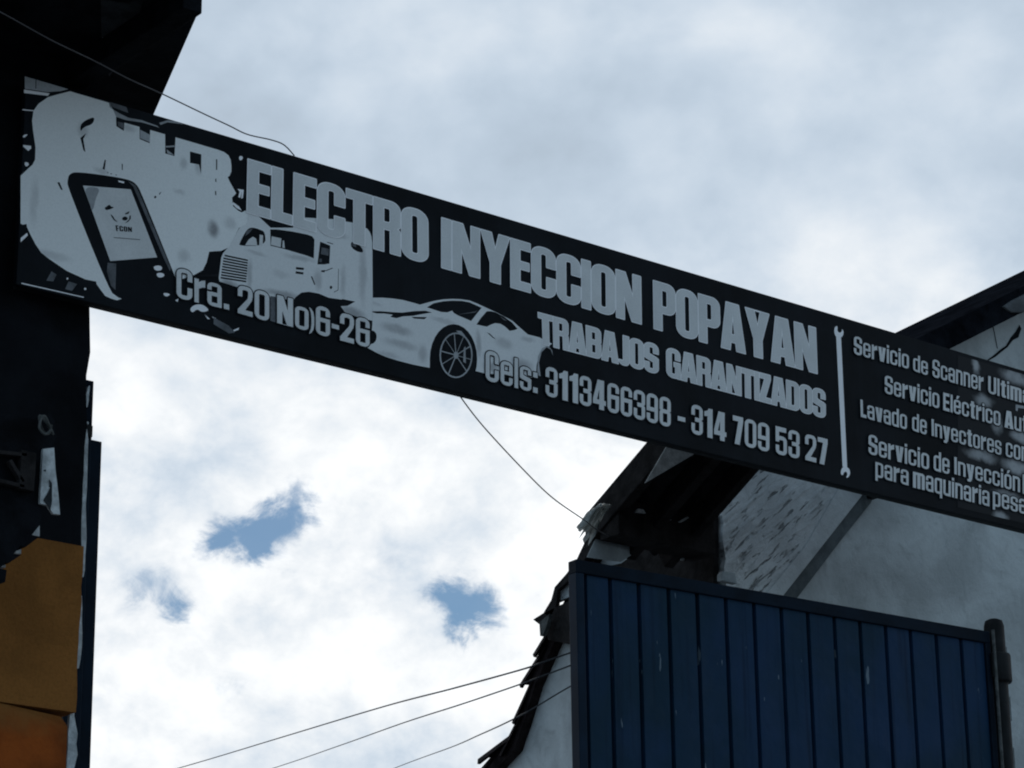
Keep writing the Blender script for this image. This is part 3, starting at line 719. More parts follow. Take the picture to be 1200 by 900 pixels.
# ================================================================== GATES
# leaf on the right, nearly shut
ga = onY(675, 655, YS + .30); gz = ga[2]; gb = onZ(1160, 740, gz)
gd = np.array([gb[0] - ga[0], gb[1] - ga[1], 0]); GL = np.linalg.norm(gd); gd /= GL; gn = np.array([-gd[1], gd[0], 0])
gate = thing('gate_leaf', tuple((ga + gb) / 2 * np.array([1, 1, 0]) + np.array([0, 0, .08])), 'broad blue sheet steel gate leaf with vertical folds and chipped paint', 'gate', 'blue gate leaves')
def G(u, d, z): p = ga + gd * u + gn * d; return (p[0], p[1], z)
gx = [GL * 0 + (np.dot(onY(x, 690, (ga[1] + gb[1]) / 2) - ga, gd)) for x in (688, 717.5, 751, 786, 819.5, 853, 886, 918, 949, 980, 1010, 1040, 1069, 1099, 1128, 1154)]
# resample onto the leaf plane exactly
def gate_u(px, py):
    r = ray(px, py); k = np.dot(ga - EYE, gn) / np.dot(r, gn); return np.dot(EYE + r * k - ga, gd)
gx = [gate_u(x, 690 + (x - 688) * .12) for x in (688, 717.5, 751, 786, 819.5, 853, 886, 918, 949, 980, 1010, 1040, 1069, 1099, 1128, 1154)]
prof = [(.035, .012)]
for u in gx[:-1]:
    if u < .04: u = .048
    prof += [(u - .010, .012), (u - .006, .045), (u + .006, .045), (u + .010, .012)]
prof += [(GL - .02, .012)]
bm = bmesh.new(); z0, z1 = .14, gz - .045; cols = []
for (u, d) in prof: cols.append([bm.verts.new(G(u, d, z)) for z in (z0, z1)] + [bm.verts.new(G(u, d + .003, z)) for z in (z0, z1)])
for a, b in zip(cols, cols[1:]):
    bm.faces.new((a[0], b[0], b[1], a[1])); bm.faces.new((a[2], a[3], b[3], b[2])); bm.faces.new((a[1], b[1], b[3], a[3])); bm.faces.new((a[0], a[2], b[2], b[0]))
bm.faces.new((cols[0][0], cols[0][1], cols[0][3], cols[0][2])); bm.faces.new((cols[-1][0], cols[-1][2], cols[-1][3], cols[-1][1]))
link('panel', mesh_of(bm), MT['gate'], gate)
def bar(name, u0, u1, d0, d1, z0, z1, m):
    bm = bmesh.new(); v = [bm.verts.new(G(u, d, z)) for z in (z0, z1) for (u, d) in ((u0, d0), (u1, d0), (u1, d1), (u0, d1))]
    for f in ((0, 3, 2, 1), (4, 5, 6, 7), (0, 1, 5, 4), (1, 2, 6, 5), (2, 3, 7, 6), (3, 0, 4, 7)): bm.faces.new([v[i] for i in f])
    bevel(bm, .003); return link(name, mesh_of(bm), m, gate)
bar('top_rail', 0, GL, 0, .05, gz - .05, gz, MT['blue_dark'])
bar('bottom_rail', 0, GL, 0, .05, .08, .14, MT['blue_dark'])
bar('stile', 0, .036, 0.0005, .05, .1405, gz - .0505, MT['blue'])
bar('stile', GL - .03, GL, 0.0005, .05, .1405, gz - .0505, MT['blue_dark'])
# its hinge post
hp = G(GL + .055, .03, 0)
post = thing('gate_post', hp, 'dark steel hinge post with a capped top beside the broad gate leaf', 'gate post', 'gate posts')
hz = onY(1174, 728, hp[1])[2]
def lathe(cx_, cy_, rz, seg=20):
    bm = bmesh.new(); rings = [[bm.verts.new((cx_ + r * math.cos(2 * math.pi * k / seg), cy_ + r * math.sin(2 * math.pi * k / seg), z)) for k in range(seg)] for r, z in rz]
    for a, b in zip(rings, rings[1:]):
        for k in range(seg): bm.faces.new([a[k], a[(k + 1) % seg], b[(k + 1) % seg], b[k]])
    bm.faces.new(rings[0][::-1]); bm.faces.new(rings[-1]); return bm
link('post', mesh_of(lathe(hp[0], hp[1], [(.042, 0), (.042, hz - .03), (.036, hz - .008), (.02, hz)]), True), MT['steel_dark'], post)
hk = onY(1174, 785, hp[1])[2]
link('hinge_knuckle', mesh_of(lathe(hp[0], hp[1], [(.056, hk - .06), (.060, hk - .052), (.060, hk + .052), (.056, hk + .06)]), True), MT['steel_dark'], post)
link('hinge_plate', mesh_of(prism([G(GL - .01, -.004, hk - .05), G(GL + .05, -.004, hk - .05), G(GL + .05, -.004, hk + .05), G(GL - .01, -.004, hk + .05)], (0, -.012, 0), .003)), MT['steel_dark'], post)
link('pin_rod', mesh_of(lathe(*G(GL + .004, -.014, 0)[:2], [(.007, .1), (.007, hz - .06)], 10), True), MT['wood_grey'], post)
for k in range(5):
    z = hz - .12 - k * .21; a = math.radians(-62)
    link('rust_scale', mesh_of(prism([(hp[0] + .0435 * math.sin(.55), hp[1] - .0435 * math.cos(.55), z), (hp[0] + .0435 * math.sin(.75), hp[1] - .0435 * math.cos(.75), z - .03), (hp[0] + .0435 * math.sin(.6), hp[1] - .0435 * math.cos(.6), z - .10)], (.002, -.002, 0))), MT['wood_grey'], post)
# leaf on the left, swung open and seen on its edge
la, lb = onY(105.5, 560, YS + .42), onY(118, 560, YS + .42)
lz = onY(112, 516, YS + .42)[2]
left = thing('gate_leaf', ((la[0] + lb[0]) / 2, YS + 1.2, .08), 'blue gate leaf swung open beside the ochre wall, seen on its narrow edge', 'gate', 'blue gate leaves')
boxobj('stile', (la[0], YS + .42, .08), (lb[0], YS + .47, lz), MT['blue_dark'], left, .003)
boxobj('panel', (la[0] + .012, YS + .471, .14), (lb[0] - .012, YS + 2.2, lz - .05), MT['blue'], left, .002)
boxobj('top_rail', (la[0] + .002, YS + .471, lz - .049), (lb[0] - .002, YS + 2.2, lz - .002), MT['blue_dark'], left, .002)
boxobj('stile', (la[0], YS + 2.201, .08), (lb[0], YS + 2.25, lz), MT['blue_dark'], left, .003)
ja, jb = onY(84, 560, YS + .36), onY(107.5, 470, YS + .36); jz = onY(106, 447, YS + .36)[2]
jam = thing('gate_post', ((ja[0] + jb[0]) / 2, YS + .38, 0), 'tall dark blue gate jamb standing against the peeling edge of the ochre wall', 'gate post', 'gate posts')
boxobj('post', (ja[0], YS + .35, 0), (jb[0], YS + .41, jz), MT['blue_dark'], jam, .004)
boxobj('latch_plate', (jb[0] - .055, YS + .335, jz - .20), (jb[0] - .006, YS + .349, jz - .16), MT['steel_dark'], jam, .003)

# ================================================================== THE SIGN
tl, bl_ = uv(28, 90), uv(22, 330); x0 = (tl[0] + bl_[0]) / 2; x1 = uv(1290, 640)[0]
zt, zb_ = uv(600, 261)[1], 4.762
zt = (uv(28, 90)[1] + uv(1200, 435)[1]) / 2 + .002
sign = thing('advertising_sign', ((x0 + x1) / 2, YS + .02, zb_), 'long black banner sign with white lettering, a printed truck and a printed sports car', 'sign')
boxobj('board', (x0, YS, zb_), (x1, YS + .022, zt), MT['board'], sign, .002)
fr = []
for name, p0, p1 in (('frame_rail', (x0 + .02, YS + .023, zt - .045), (x1 - .02, YS + .058, zt - .008)), ('frame_rail', (x0 + .02, YS + .023, zb_ + .006), (x1 - .02, YS + .058, zb_ + .043))):
    boxobj(name, p0, p1, MT['steel_dark'], sign, .003)
for k in range(5):
    x = x0 + .1 + (x1 - x0 - .2) * k / 4
    boxobj('frame_strut', (x - .016, YS + .0235, zb_ + .044), (x + .016, YS + .057, zt - .046), MT['steel_dark'], sign, .003)
boxobj('mounting_bracket', (x0 + .05, YS + .0585, zt - .30), (x0 + .25, LY - .001, zt - .25), MT['steel_dark'], sign, .003)
bm = bmesh.new(); beam(bm, (x1 - .35, YS + .06, zt - .3), (x1 - .35, WY - .001, zt - .3), .04, .04); link('mounting_bracket', mesh_of(bm), MT['steel_dark'], sign)

def A(*pts): return (True, pxs(pts))
def D(*pts): return (False, pxs(pts))
def DC(*pts): return (False, chaikin(pxs(pts), 2))
def AC(*pts): return (True, chaikin(pxs(pts), 2))
def line(p, q, w):
    p, q = np.array(uv(*p)), np.array(uv(*q)); d = nrm(q - p); n = np.array([-d[1], d[0]]) * w / 2
    return [p - n, q - n, q + n, p + n]
def ell(cx_, cy_, rx, ry, n=28): return pxs([(cx_ + rx * math.cos(2 * math.pi * k / n), cy_ + ry * math.sin(2 * math.pi * k / n)) for k in range(n)])
PXM = .7 / 240 * .92                                                 # roughly one photo pixel on the sign

MT['splash'] = soft_mat('brightened_white_print', (.87, .87, .85), (.17, .165, .175), [(250, 268, 9, 12, .8), (232, 195, 5, 12, .35), (118, 200, 10, 5, .3), (96, 152, 8, 9, .35), (40, 235, 6, 30, .25), (60, 300, 26, 6, .3), (210, 225, 10, 4, .3), (215, 300, 10, 9, .3), (150, 150, 12, 6, .35), (270, 262, 10, 9, .3), (215, 192, 6, 8, .35)])  # white raised to offset the eave's shade on this end
MT['truck'] = soft_mat('truck_picture', (.75, .75, .74), (.14, .135, .145), [(292, 322, 5, 22, .4), (330, 345, 30, 6, .55), (425, 320, 7, 46, .35), (402, 330, 5, 24, .3), (350, 302, 26, 4, .35), (300, 296, 16, 3, .3), (395, 275, 18, 5, .35), (412, 366, 22, 8, .6), (372, 328, 6, 14, .35), (330, 322, 14, 5, .2), (268, 333, 14, 6, .6)])
MT['car'] = soft_mat('sports_car_picture', (.75, .75, .74), (.16, .155, .165), [(464, 386, 26, 7, .5), (470, 404, 30, 6, .4), (452, 416, 24, 5, .3), (520, 376, 22, 4, .3), (590, 402, 16, 8, .35), (560, 402, 5, 20, .45), (612, 428, 18, 10, .5), (495, 415, 8, 14, .4), (575, 430, 14, 7, .5), (618, 398, 14, 4, .35), (440, 356, 12, 3, .2)])
MT['smoke'] = soft_mat('smoky_picture', (.0060, .0078, .0105), (.40, .405, .41), [(1143, 428, 9.45, 15.6, 0.99), (1190, 442, 35.1, 13, 0.88), (1153, 470, 21.6, 10.4, 0.825), (1168, 497, 12.15, 15.6, 0.66), (1196, 512, 24.3, 10.4, 0.99), (1150, 534, 35.1, 10.4, 0.825), (1192, 548, 35.1, 11.7, 1), (1180, 580, 35.1, 6.5, 0.55), (1172, 605, 16.2, 9.1, 0.88), (1206, 598, 16.2, 11.7, 0.99), (1250, 500, 54, 52, 0.66), (1250, 580, 40.5, 39, 0.77), (1215, 470, 16.2, 10.4, 0.66), (1130, 410, 6.75, 7.8, 0.33)], .05)
# splash behind the scanner, running into the half hidden word at its top right
splash = [A((24, 206), (32.5, 198), (38, 193), (41, 187), (41.5, 173), (38.5, 152), (37.5, 141.7), (39, 130), (45, 121.7), (56, 114), (68, 110.5), (82, 107), (90, 109.5), (127.5, 120.5), (128.5, 125.5), (136, 131),
            (135.8, 141), (136.2, 148), (145, 153.5), (145.6, 143.8), (163.3, 148.8), (163.5, 163), (175.3, 168), (175.8, 152.3), (193.3, 157.5), (193.5, 180), (204.3, 183), (205.6, 161), (255, 175.5), (262, 178),
            (267.5, 182), (270, 187), (271, 194), (271, 201), (269, 206), (266.7, 207.5), (269, 213), (273, 220), (276.7, 226.7), (271.7, 231.7), (273, 241.7), (279, 247), (283, 249), (287.5, 246.7),
            (290, 250), (292, 262), (280, 267), (268, 290), (259, 294), (245, 295), (242, 307.5), (237.5, 316.7), (228, 322), (205, 330), (137, 352), (130, 350), (123, 346.7), (113, 333),
            (112.5, 330), (100, 327.5), (78, 317.5), (56.7, 303), (48, 296), (41.7, 286.7), (36, 276), (31.7, 266.7), (24, 262)),
          DC((94, 146), (100, 141), (111, 136.5), (109, 145.5), (98, 149), (94, 155)), D((94, 161.7), (101, 156), (97.5, 163), (100, 178.5), (97.5, 176)),
          D((120, 198), (122.5, 187), (124, 188), (122.5, 199)), D((142.5, 192), (143.8, 192.5), (143.6, 199.5), (142.6, 199)), D((67, 214), (69.5, 213.5), (73.5, 223), (71, 222)),
          DC((180, 231), (182, 229), (183.5, 231), (181.5, 233)), D((186, 227), (189, 224.5), (187, 228.5)), D((222.5, 177.5), (235.8, 181), (235.3, 204), (233, 193), (222.5, 191)),
          D((253, 186.5), (254.4, 187), (254.3, 199.5), (253, 199)), D((252, 210), (253.3, 209), (253.4, 213.5), (252.2, 213)), D((251.8, 224), (253.2, 224), (253.3, 229), (252, 228.5)),
          D((24, 264), (31, 262.5), (32, 271), (24, 277)), D((125, 201.5), (127, 202), (126.5, 203)), D((129, 203), (131.5, 203.6), (130, 204.6)), D((135, 204.5), (137, 205), (136, 206)),
          DC((79, 211), (81, 204), (90, 201), (146.7, 209), (160, 215), (167, 230), (203, 319), (207, 330), (207, 356), (137, 354), (122, 326), (79, 219))]
sp = flat('splash_print', splash, YS - .0008, MT['splash'], sign)
# small marks round the splash
gm = [A((29, 89.5), (80, 104.6), (70, 107), (55, 108), (29, 104))]
flat('building_print', gm + [D((41.5, 93), (42.5, 93.3), (42.3, 104), (41.4, 104))], YS - .0009, MT['vinyl_dim'], sign)
bits = [A((28, 105), (58, 109.5), (56, 112.5), (28, 109)), A((26, 128), (39, 129.3), (39, 130.3), (26, 129.3)), AC((26, 160), (29, 157.5), (33, 157.5), (28, 162)), A((27, 170), (36, 171), (36.5, 174), (33, 177), (27, 172)), AC((28, 190.5), (32, 190), (34.5, 193), (30, 196)),
        A((24, 279), (31.5, 273), (32.5, 276), (24, 284)), (True, line((25, 332), (98, 348.5), .0035)), AC((77.5, 326), (79.5, 325), (80, 327.5), (78, 328)), AC((98, 338), (100, 337), (101.5, 339), (99, 340.5)),
        AC((279.5, 185), (281, 182.6), (284.5, 183.5), (284, 187), (281, 188.5)), A((278, 221.5), (285.5, 222.5), (284.5, 232), (282.5, 233), (283, 224.5), (281.5, 232), (279, 231), (280.5, 224.5)),
        A((273, 237), (280, 242), (283, 247), (277, 244), (272, 239)), AC((191, 343), (200, 344.5), (196, 348), (192, 346.5)), AC((222, 362), (228, 357), (236, 356.5), (243, 361), (244.5, 364.5), (236, 366), (231, 362), (225, 367)),
        A((248, 371), (253, 373), (251, 374)), A((256, 378), (262, 381), (260, 382)), A((273, 387), (280, 384), (279.5, 386.5), (274, 388.5)), A((205, 352), (209, 350), (208, 354)), A((240, 369), (246, 374), (243, 374))]
flats('speckle_print', bits, YS - .0010, MT['vinyl_edge'], sign)
flats('swoosh_print', [A((128, 119.5), (129, 126.5), (140, 133), (150, 138), (166, 141), (184, 147.5), (186.5, 150), (183, 148.5), (166, 143.5), (148, 141), (136, 137)), A((186.5, 144), (196, 141), (206, 142.3), (215, 146), (205, 144.5), (196, 143.5), (188, 146.5)),
                      A((164, 152), (175.4, 158), (175.3, 166.8), (164, 162)), A((194, 171.2), (204.4, 170.5), (204.4, 172.3), (194.2, 173)), A((195, 175), (204, 182), (196, 180))], YS - .0010, MT['vinyl_dim'], sign)
flats('smudge_print', [A((128.6, 119.8), (148, 125.6), (150, 132.5), (129.5, 125)), A((137.3, 142.5), (144.6, 144.4), (144.3, 151), (138, 148)), A((60, 318), (66, 322), (62, 330), (54, 329)), A((80, 330), (90, 333), (84, 341), (76, 339)), A((250, 372), (268, 382), (275, 390), (268, 391), (250, 380)), A((316.5, 347), (322.8, 348), (323, 378), (316.5, 376))], YS - .0016, MT['vinyl_dark'], sign)
# scanner: dark casing is the board itself showing through; lit bevel, screen, marks and keys
sc = flat('scanner_print', [A((97, 217.5), (153, 222), (184, 301.7), (129, 306))], YS - .0010, MT['vinyl'], sign)
flat('screen_shade', [AC((98, 219), (118, 220), (112, 232), (108, 250), (104, 236))], YS - .0014, MT['vinyl_dim'], sc)
flats('casing_bevel', [A((150, 212.5), (159, 217.5), (165, 231), (200, 314), (199, 318), (193, 306), (156, 219)), A((126, 308), (136, 309), (135, 340), (130, 335), (125, 318))], YS - .0012, MT['vinyl_dark'], sc)
flats('screen_mark', [AC((122, 244), (125, 242), (128, 239.5), (130, 242.5), (134, 243), (129, 245.5), (124, 246.5)), AC((128.5, 250.5), (132, 253), (134, 257), (138.5, 261), (133, 258.5)), AC((142, 257), (145, 253.5), (149, 254.5), (149.5, 257.5), (146, 259)), A((146, 250.5), (151.5, 247.5), (150.5, 250.5), (147, 251.5)),
                     A((151.5, 253), (153, 252.5), (153, 256.5), (150, 260), (146, 262), (151, 257)), (True, line((133, 278.5), (164, 281), .002))], YS - .0014, MT['ink'], sc)
lt = set_words([('FCON', ((135, 264), (154, 266.5), (154.5, 272), (136, 271)))], .1)
o = flat('lettering', glyph_outlines(lt), YS - .0015, MT['ink'], sc); o['label'] = 'small dark word on the scanner screen'
flats('scanner_key', [AC((180, 312), (186, 311), (190, 313), (189, 317), (183, 317.5), (180, 315)), AC((182.5, 320.5), (189, 319.5), (193, 322), (191, 325), (185, 325.5)), A((138, 211.5), (145.5, 213), (145, 215), (139, 213.5))], YS - .0012, MT['vinyl_edge'], sc)

# truck
truck = [A((290, 249), (302, 253), (317, 267), (343, 267), (345, 254.5), (392, 257), (407, 260), (413, 261), (430, 268), (433, 272), (435, 277), (436, 285), (436.5, 348), (436, 376), (420, 372), (404, 366), (399, 359), (407, 358.5), (416, 353.5), (385, 349),
           (373, 344), (361.7, 342), (353, 343), (346.5, 348), (343, 352), (322, 349), (310, 348), (289, 340), (257, 330), (256, 326), (259, 302), (261, 297), (268, 289), (281, 266), (290, 261)),
         DC((279.5, 288.5), (281, 284), (285, 276), (290, 268), (296, 266.5), (304, 269), (310.5, 272), (311, 288)), D((316.5, 269), (325, 269), (343, 271.5), (360, 275), (365.5, 277), (368.3, 281), (367.5, 303), (360, 300), (333, 292), (316.7, 288)),
         D((375, 283.3), (386.7, 288), (385.8, 309), (380, 310), (371.7, 310)), DC((411, 283), (417, 285), (424, 290), (426, 296.5), (418, 295), (411, 290)),
         D((346.5, 313), (356, 314), (355.5, 316.6), (346.5, 315.7)), D((346.3, 318), (355.5, 319.3), (355, 321.9), (346, 320.7)), D((364, 324), (365.5, 324), (369.3, 333.5), (368, 334)), DC((386, 336), (388, 334.5), (389.5, 337), (388, 339), (386.3, 338.5)),
         D((376, 317), (381, 316.5), (380, 319.3), (376.5, 318.8)), (False, line((381, 317.6), (389.5, 314.3), .0028)), (False, line((396.4, 315), (396, 340), .0022)), (False, line((396, 340), (391, 342.5), .0022)), (False, line((383, 284), (390, 286), .003)),
         (False, line((266.8, 290), (272, 279), .005)), (False, line((272, 279), (280, 266.5), .005)), (False, line((280, 266.5), (288, 262), .004)),
         D((267, 336), (275, 338), (275, 344), (268, 341.5)), D((401, 350.5), (416, 353.5), (406, 358.4), (394, 356))]
for i in range(9):
    a = np.array([262 - i * .45, 299.5 + i * 3.25]); b = np.array([290.3 - i * .25, 305.3 + i * 3.1])
    if i == 0: a[0] = 263
    truck.append((False, line(tuple(a), tuple(b), .0058)))
tk = flat('truck_print', truck, YS - .0013, MT['truck'], sign)
flats('cab_detail', [A((287, 287.5), (291, 281), (296, 277.5), (300, 280), (301, 287.8)), A((304, 275), (308, 276), (307.5, 288), (303.5, 288)), A((318, 277), (329.5, 279.5), (328.5, 290), (317, 287)), A((331, 282), (332.5, 282), (333.5, 291), (330.5, 290.3))], YS - .0016, MT['vinyl'], tk)
flats('window_shade', [A((376.5, 290), (385.6, 292), (384.5, 300), (375.5, 298)), A((374, 303), (377, 303.5), (376.5, 307.5), (373.5, 307)), A((412.5, 284.5), (417, 286.3), (417, 290), (412.5, 288.3)), A((289, 270), (296, 268), (292, 273), (287, 277))], YS - .0017, MT['vinyl_dark'], tk)
flat('undercarriage', [A((231, 322.5), (256, 321.5), (256, 324.5), (233, 324.5))], YS - .0021, MT['ink'], tk)

# sports car
car = [A((436.3, 349), (448, 349), (460, 350), (471.7, 351.7), (486.7, 355.7), (491.7, 357.2), (508, 352.8), (519, 351), (530, 350.4), (540, 350.8), (550, 352.3), (558, 355.5), (566.7, 359.5), (583, 367), (600, 376), (610, 385), (618, 392), (631.7, 395.5), (646.7, 403), (636, 409), (631.7, 416), (628.5, 428), (627.5, 443),
         (567, 437.5), (555, 434.5), (502, 431), (484, 427.5), (466.7, 423), (452, 418.5), (441.7, 414), (430, 407.5), (434, 404), (436, 380)),
       D((500, 360.3), (508, 355.5), (519, 353.2), (530, 352.5), (541, 352.8), (550, 354.5), (564, 360.8), (551.7, 376.3), (544, 373), (536.7, 370), (531.5, 367), (529.5, 364.2), (524, 366.2), (516.7, 365.8), (506.7, 362.5)),
       D((558, 380.5), (563, 373), (570, 365), (575, 364.8), (580, 366), (590, 371), (600, 378.3), (606, 385.5), (603, 386.8), (597, 388), (591, 382.5), (586, 379.6), (580, 378.8), (575, 380.5), (570, 383)),
       D((432, 365), (445, 364.8), (460, 366), (471, 366.5), (485, 364.8), (498, 364.3), (506, 366.3), (494, 368.3), (484, 370.2), (471.7, 371), (464, 373), (457, 371.5), (460, 369), (450, 367.6), (441, 367.5)), D((481.7, 371.5), (500, 371.8), (497, 374.2), (485, 373.5)),
       (False, ell(531, 421, 27.8, 41)), D((503.4, 420), (558.6, 420), (556, 440), (503, 440)), D((570, 389.5), (573.5, 391), (581, 398), (577, 396)), DC((431, 388), (437, 387), (441.5, 392), (440, 401), (434, 404), (430, 402))]
cr = flat('car_print', car, YS - .0018, MT['car'], sign)
rim = [(True, ell(534, 416.5, 19.4, 26.8)), (False, ell(534, 416.5, 17.7, 25.0))]
for k in range(10):
    a = 2 * math.pi * k / 10 + .2
    if k in (2,): continue
    rim.append((True, line((534 + 2 * math.cos(a), 416.5 + 3 * math.sin(a)), (534 + 18.3 * math.cos(a), 416.5 + 25.4 * math.sin(a)), .0042 if k % 2 else .0026)))
rim += [(True, ell(534, 416.5, 3, 4)), A((534, 387.5), (540, 388), (545, 394), (542, 394.5), (537, 391)), A((543, 408), (545, 406), (545.5, 426), (542.5, 424))]
flat('wheel_rim', rim, YS - .0021, MT['vinyl_dim'], cr)
flats('roof_sheen', [A((535, 369), (557, 365), (560, 363), (556.5, 366.5)), A((585, 370.5), (594, 376), (590, 375.5))], YS - .0022, MT['vinyl_dark'], cr)
flat('rear_wheel', [A((633, 441), (631, 425), (634, 413), (640, 407), (645, 410), (647.5, 417), (646.5, 411), (642, 405), (635, 408), (630, 418), (628.8, 440))], YS - .0026, MT['vinyl_dim'], cr)

# wrench between the two blocks of text
wr = [A((979.7, 394), (985.4, 395.2), (992.6, 548), (987.2, 547)), AC((977.6, 384), (980.5, 381.5), (981.5, 384), (981, 388), (984, 390.5), (986.6, 388), (986, 385.5), (988.3, 387.5), (988.3, 392.5), (985.5, 396), (980, 395.5), (977.4, 391)),
      AC((985.2, 556.5), (985.2, 551), (988, 546.5), (993, 547.5), (996, 551), (996, 557), (992.5, 560.5), (991.3, 559), (993, 556), (991.5, 552.5), (988.8, 553.5), (988, 557))]
flat('wrench_print', wr, YS - .0009, MT['vinyl_edge'], sign)
# pale flame shapes behind the right hand text
flat('smoke_print', [A((1122, 416), (1285, 464), (1285, 634), (1122, 594.5))], YS - .0009, MT['smoke'], sign)
flats('speckle_print', [A((1190, 474), (1200, 476), (1200, 479), (1193, 478), (1192, 482), (1190, 481)), AC((1160, 487), (1168, 488), (1172, 494), (1171, 498), (1166, 492))], YS - .0012, MT['vinyl_dim'], sign)

Q = lambda *a: tuple((a[i], a[i + 1]) for i in (0, 2, 4, 6))
lettering([('ELECTRO', Q(290.3, 187, 500.5, 249.8, 501, 309.3, 289, 248.8)), ('INYECCION', Q(517.2, 255.7, 750, 324.8, 750.8, 379.8, 517.2, 313.5)), ('POPAYAN', Q(765.2, 329.3, 955, 384.8, 957, 437.8, 766, 385))],
          4.2, sign, 'large white headline letters', .0036, 0, .03, .185)
lettering([('TRABAJOS', Q(630, 366.5, 770.7, 404.8, 771, 438.5, 631, 402.2)), ('GARANTIZADOS', Q(780.3, 407.3, 966.3, 458, 966.8, 490.5, 780.8, 440.7))], 4.2, sign, 'white letters promising guaranteed work', .0028, 0, .02, .175)
lettering([('Cels:', Q(568.3, 410.3, 629, 427, 629, 461.2, 568.3, 445.8)), ('3113466398', Q(638.6, 429.4, 785, 467.6, 785, 501.2, 638.6, 463.8)), ('-', Q(793.5, 470, 802, 472.5, 802, 506.5, 793.5, 504.5)), ('314', Q(809.5, 473.6, 850.2, 485, 850.2, 518, 809.5, 508)),
           ('709', Q(858, 487, 900.6, 497.8, 900.6, 530.3, 858, 519.5)), ('53', Q(908, 499.6, 936, 506.6, 936, 538.2, 908.4, 531.8)), ('27', Q(942.5, 508.6, 968.8, 515.2, 968.6, 545.8, 943, 539))], 6, sign, '', .0006, .0042, .08, .145)
lettering([('Cra.', Q(206.2, 313.8, 267.6, 329.6, 267.6, 363.4, 206.2, 349)), ('20', Q(278, 334.2, 314.5, 343.6, 314.5, 377.4, 278, 367)), ('No', Q(324, 346, 360.6, 355.4, 360.6, 388.4, 324, 378.6)), (')', Q(361.6, 356, 367.4, 357.5, 367.4, 391, 361.6, 389.5)), ('6', Q(369.4, 358, 385.7, 362.2, 385.7, 396, 369.4, 391.2)),
           ('-', Q(388, 362, 396.3, 365, 396.3, 398, 388, 396)), ('26', Q(397.8, 366.6, 432.2, 375, 432.2, 408, 397.8, 399))], 6, sign, '', .0006, .0040, .08, .145)
lettering([('Servicio', Q(999.9, 393.9, 1064.2, 412, 1064.2, 432.7, 999.9, 415)), ('de', Q(1069.3, 415.5, 1086.3, 420.4, 1086.3, 440.5, 1069.3, 434.5)), ('Scanner', Q(1091.9, 421, 1151.5, 438, 1151.5, 459, 1091.9, 441.7)), ('Ultima', Q(1157.2, 440.8, 1206, 454.5, 1206, 475, 1157.2, 460.7)),
           ('Servicio', Q(1036, 440, 1099.8, 457.2, 1099.8, 479.2, 1036, 460.8)), ('Eléctrico', Q(1104.5, 460.3, 1171.4, 478.7, 1171.4, 499.8, 1104.5, 480.7)), ('Aut', Q(1176.3, 480.8, 1203, 487.8, 1203, 508.2, 1176.3, 500.8)),
           ('Lavado', Q(1007.3, 468.4, 1061.8, 482.4, 1061.8, 503.8, 1008, 488.6)), ('de', Q(1068.1, 484, 1085, 488.6, 1085, 510.2, 1068.1, 504.4)), ('Inyectores', Q(1090.7, 491.3, 1172.5, 513.2, 1172.5, 533.8, 1091, 510.7)), ('con', Q(1177.8, 514, 1204, 520.8, 1204, 542.3, 1177.8, 535)),
           ('Servicio', Q(1017, 509, 1087.8, 527.8, 1087.8, 550.8, 1017, 532)), ('de', Q(1093.3, 528.4, 1111.7, 533.8, 1111.7, 556.2, 1093.3, 551.3)), ('Inyección', Q(1117.4, 535.7, 1194.3, 555.2, 1194.3, 577.2, 1117.6, 555.7)), ('I', Q(1197.6, 556, 1202.5, 557, 1202.5, 580, 1197.6, 578.6)),
           ('para', Q(1025, 537, 1063.7, 547.3, 1063.7, 569.2, 1025, 558.8)), ('maquinaria', Q(1069, 548, 1158.5, 571.6, 1158.5, 593.7, 1069, 571.3)), ('pesa', Q(1162.6, 571.4, 1202, 581.8, 1202, 603.2, 1162.6, 592.8))], 6, sign, '', .0004, .0040, .08, .145)

# ================================================================== WIRES, PLASTIC
def wire(name, pts, r, label, cat, group=None, m='cable'):
    o = link(name, mesh_of(tube(pts, r, 8, 8), True), MT[m]); tag(o, label, cat, group)
wire('overhead_wire', [onY(-90, -32, 6.45), onY(0, 14, 6.7), onY(60, 47, 6.85), onY(110, 71, 7.0), onY(150, 92, 7.1), onY(190, 110, 7.2), onY(238, 133, 7.27), onY(268, 147, 7.30), (onY(290, 157.5, 7.32)), onY(318, 164, 7.34), onY(333, 170, 7.345), onY(345, 182.5, 7.352)], .0022,
     'thin dark wire running from the dark eave to the top edge of the banner', 'wire')
wire('overhead_wire', [onY(536, 458, YS + .07), onY(541, 467, YS + .08), onY(566.7, 500, YS + .2), onY(612, 549, YS + .42), onY(646.7, 582.7, YS + .58), onY(684, 609, YS + .74), onY(702.7, 622.7, YS + .85), onY(726.7, 633, WY + .015), onY(751, 640, WY + .02), onY(764, 642, WY + .06)], .0024,
     'slack grey wire hanging from under the banner to the porch corner', 'wire')
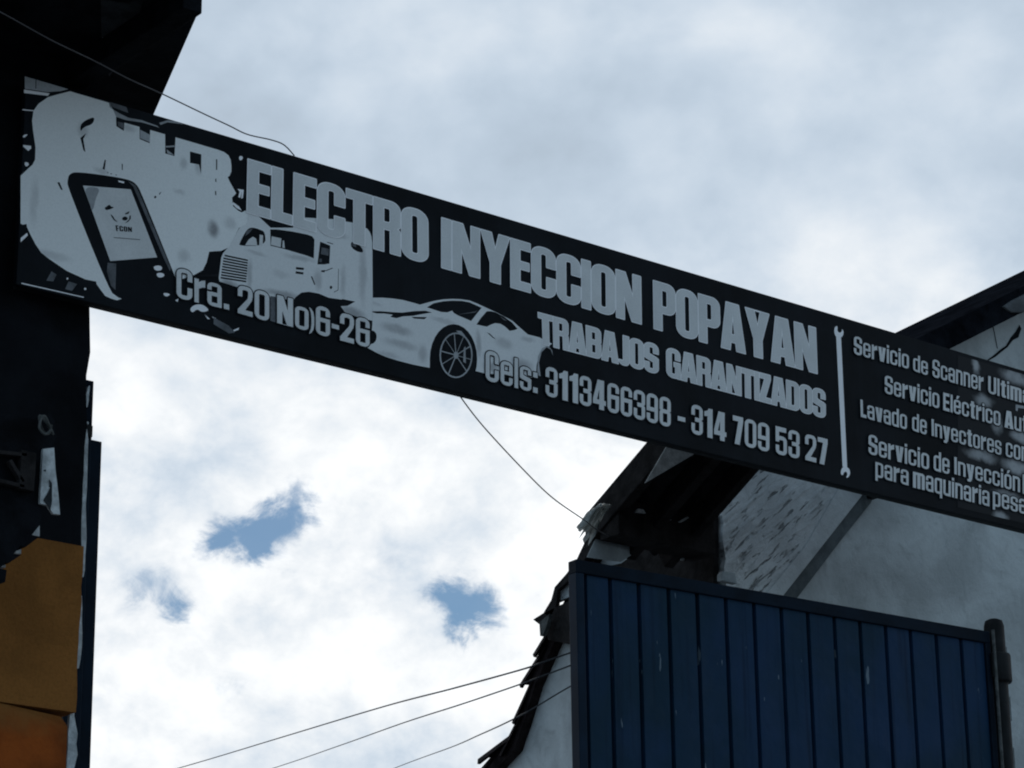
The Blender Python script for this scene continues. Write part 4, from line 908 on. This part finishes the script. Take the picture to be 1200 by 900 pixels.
def power(ax, ay, near, pts, far):
    """fixed to the side wall, led clear of the tile verge, then away to the far poles"""
    P_ = [onX(ax, ay, cx - .004)] + [onX(px, py, cx - .05 - .07 * k) for k, (px, py) in enumerate(near)]
    y0 = P_[-1][1]; n = len(pts)
    return P_ + [onY(px, py, y0 + (far - y0) * ((i + 1) / n) ** 1.7) for i, (px, py) in enumerate(pts)]
PG = 'power cables sagging away from the white house'
wire('power_cable', power(674, 763, [(655, 769.5), (632, 777.5), (610, 785)], [(530, 807), (448, 828.5), (330, 864), (215, 898.5), (60, 942)], 26), .0042, 'upper and thickest of the three power cables below the banner, fixed under the dark eave', 'cable', PG)
wire('power_cable', power(676, 777, [(655, 785), (632, 793.5), (605, 803.5)], [(540, 825.5), (473, 847), (400, 873), (324, 899), (200, 938)], 26), .0036, 'middle power cable below the banner, between the upper and the slack lowest cable', 'cable', PG)
wire('power_cable', power(674, 801, [(650, 815), (620, 833), (592, 847.5)], [(560, 862), (529, 875.5), (473, 896), (400, 925)], 24), .0034, 'lowest power cable, sagging and fixed halfway down the white side wall', 'cable', PG)
# torn plastic caught on the end of the porch beam
bm = bmesh.new(); rows = []
topl, topr = onY(706, 590, WY - .14), onY(717, 592, WY - .14)
botl, botr = onY(676, 622, WY - .10), onY(690, 640, WY - .10)
for i in range(15):
    t = i / 14; row = []
    for j in range(25):
        s_ = j / 24; e = .86 + .16 * math.sin(j * 1.9) + .08 * math.sin(j * 4.3)
        tt = t * e
        a = topl * (1 - s_) + topr * s_; b = botl * (1 - s_) + botr * s_
        p = a * (1 - tt) + b * tt; p = p + np.array([0, (.022 * math.sin(s_ * 26 + t * 2)) * (.3 + t), .02 * math.sin(t * 3.1) + .004 * math.sin(j * 2.6 + i)])
        row.append(bm.verts.new(tuple(map(float, p))))
    rows.append(row)
for a, b in zip(rows, rows[1:]):
    for j in range(24): bm.faces.new((a[j], a[j + 1], b[j + 1], b[j]))
bmesh.ops.solidify(bm, geom=bm.faces[:], thickness=.0015)
o = link('plastic_sheet', mesh_of(bm, True), MT['plastic']); tag(o, 'crumpled strip of whitish plastic caught on the end of the porch beam', 'plastic sheet')
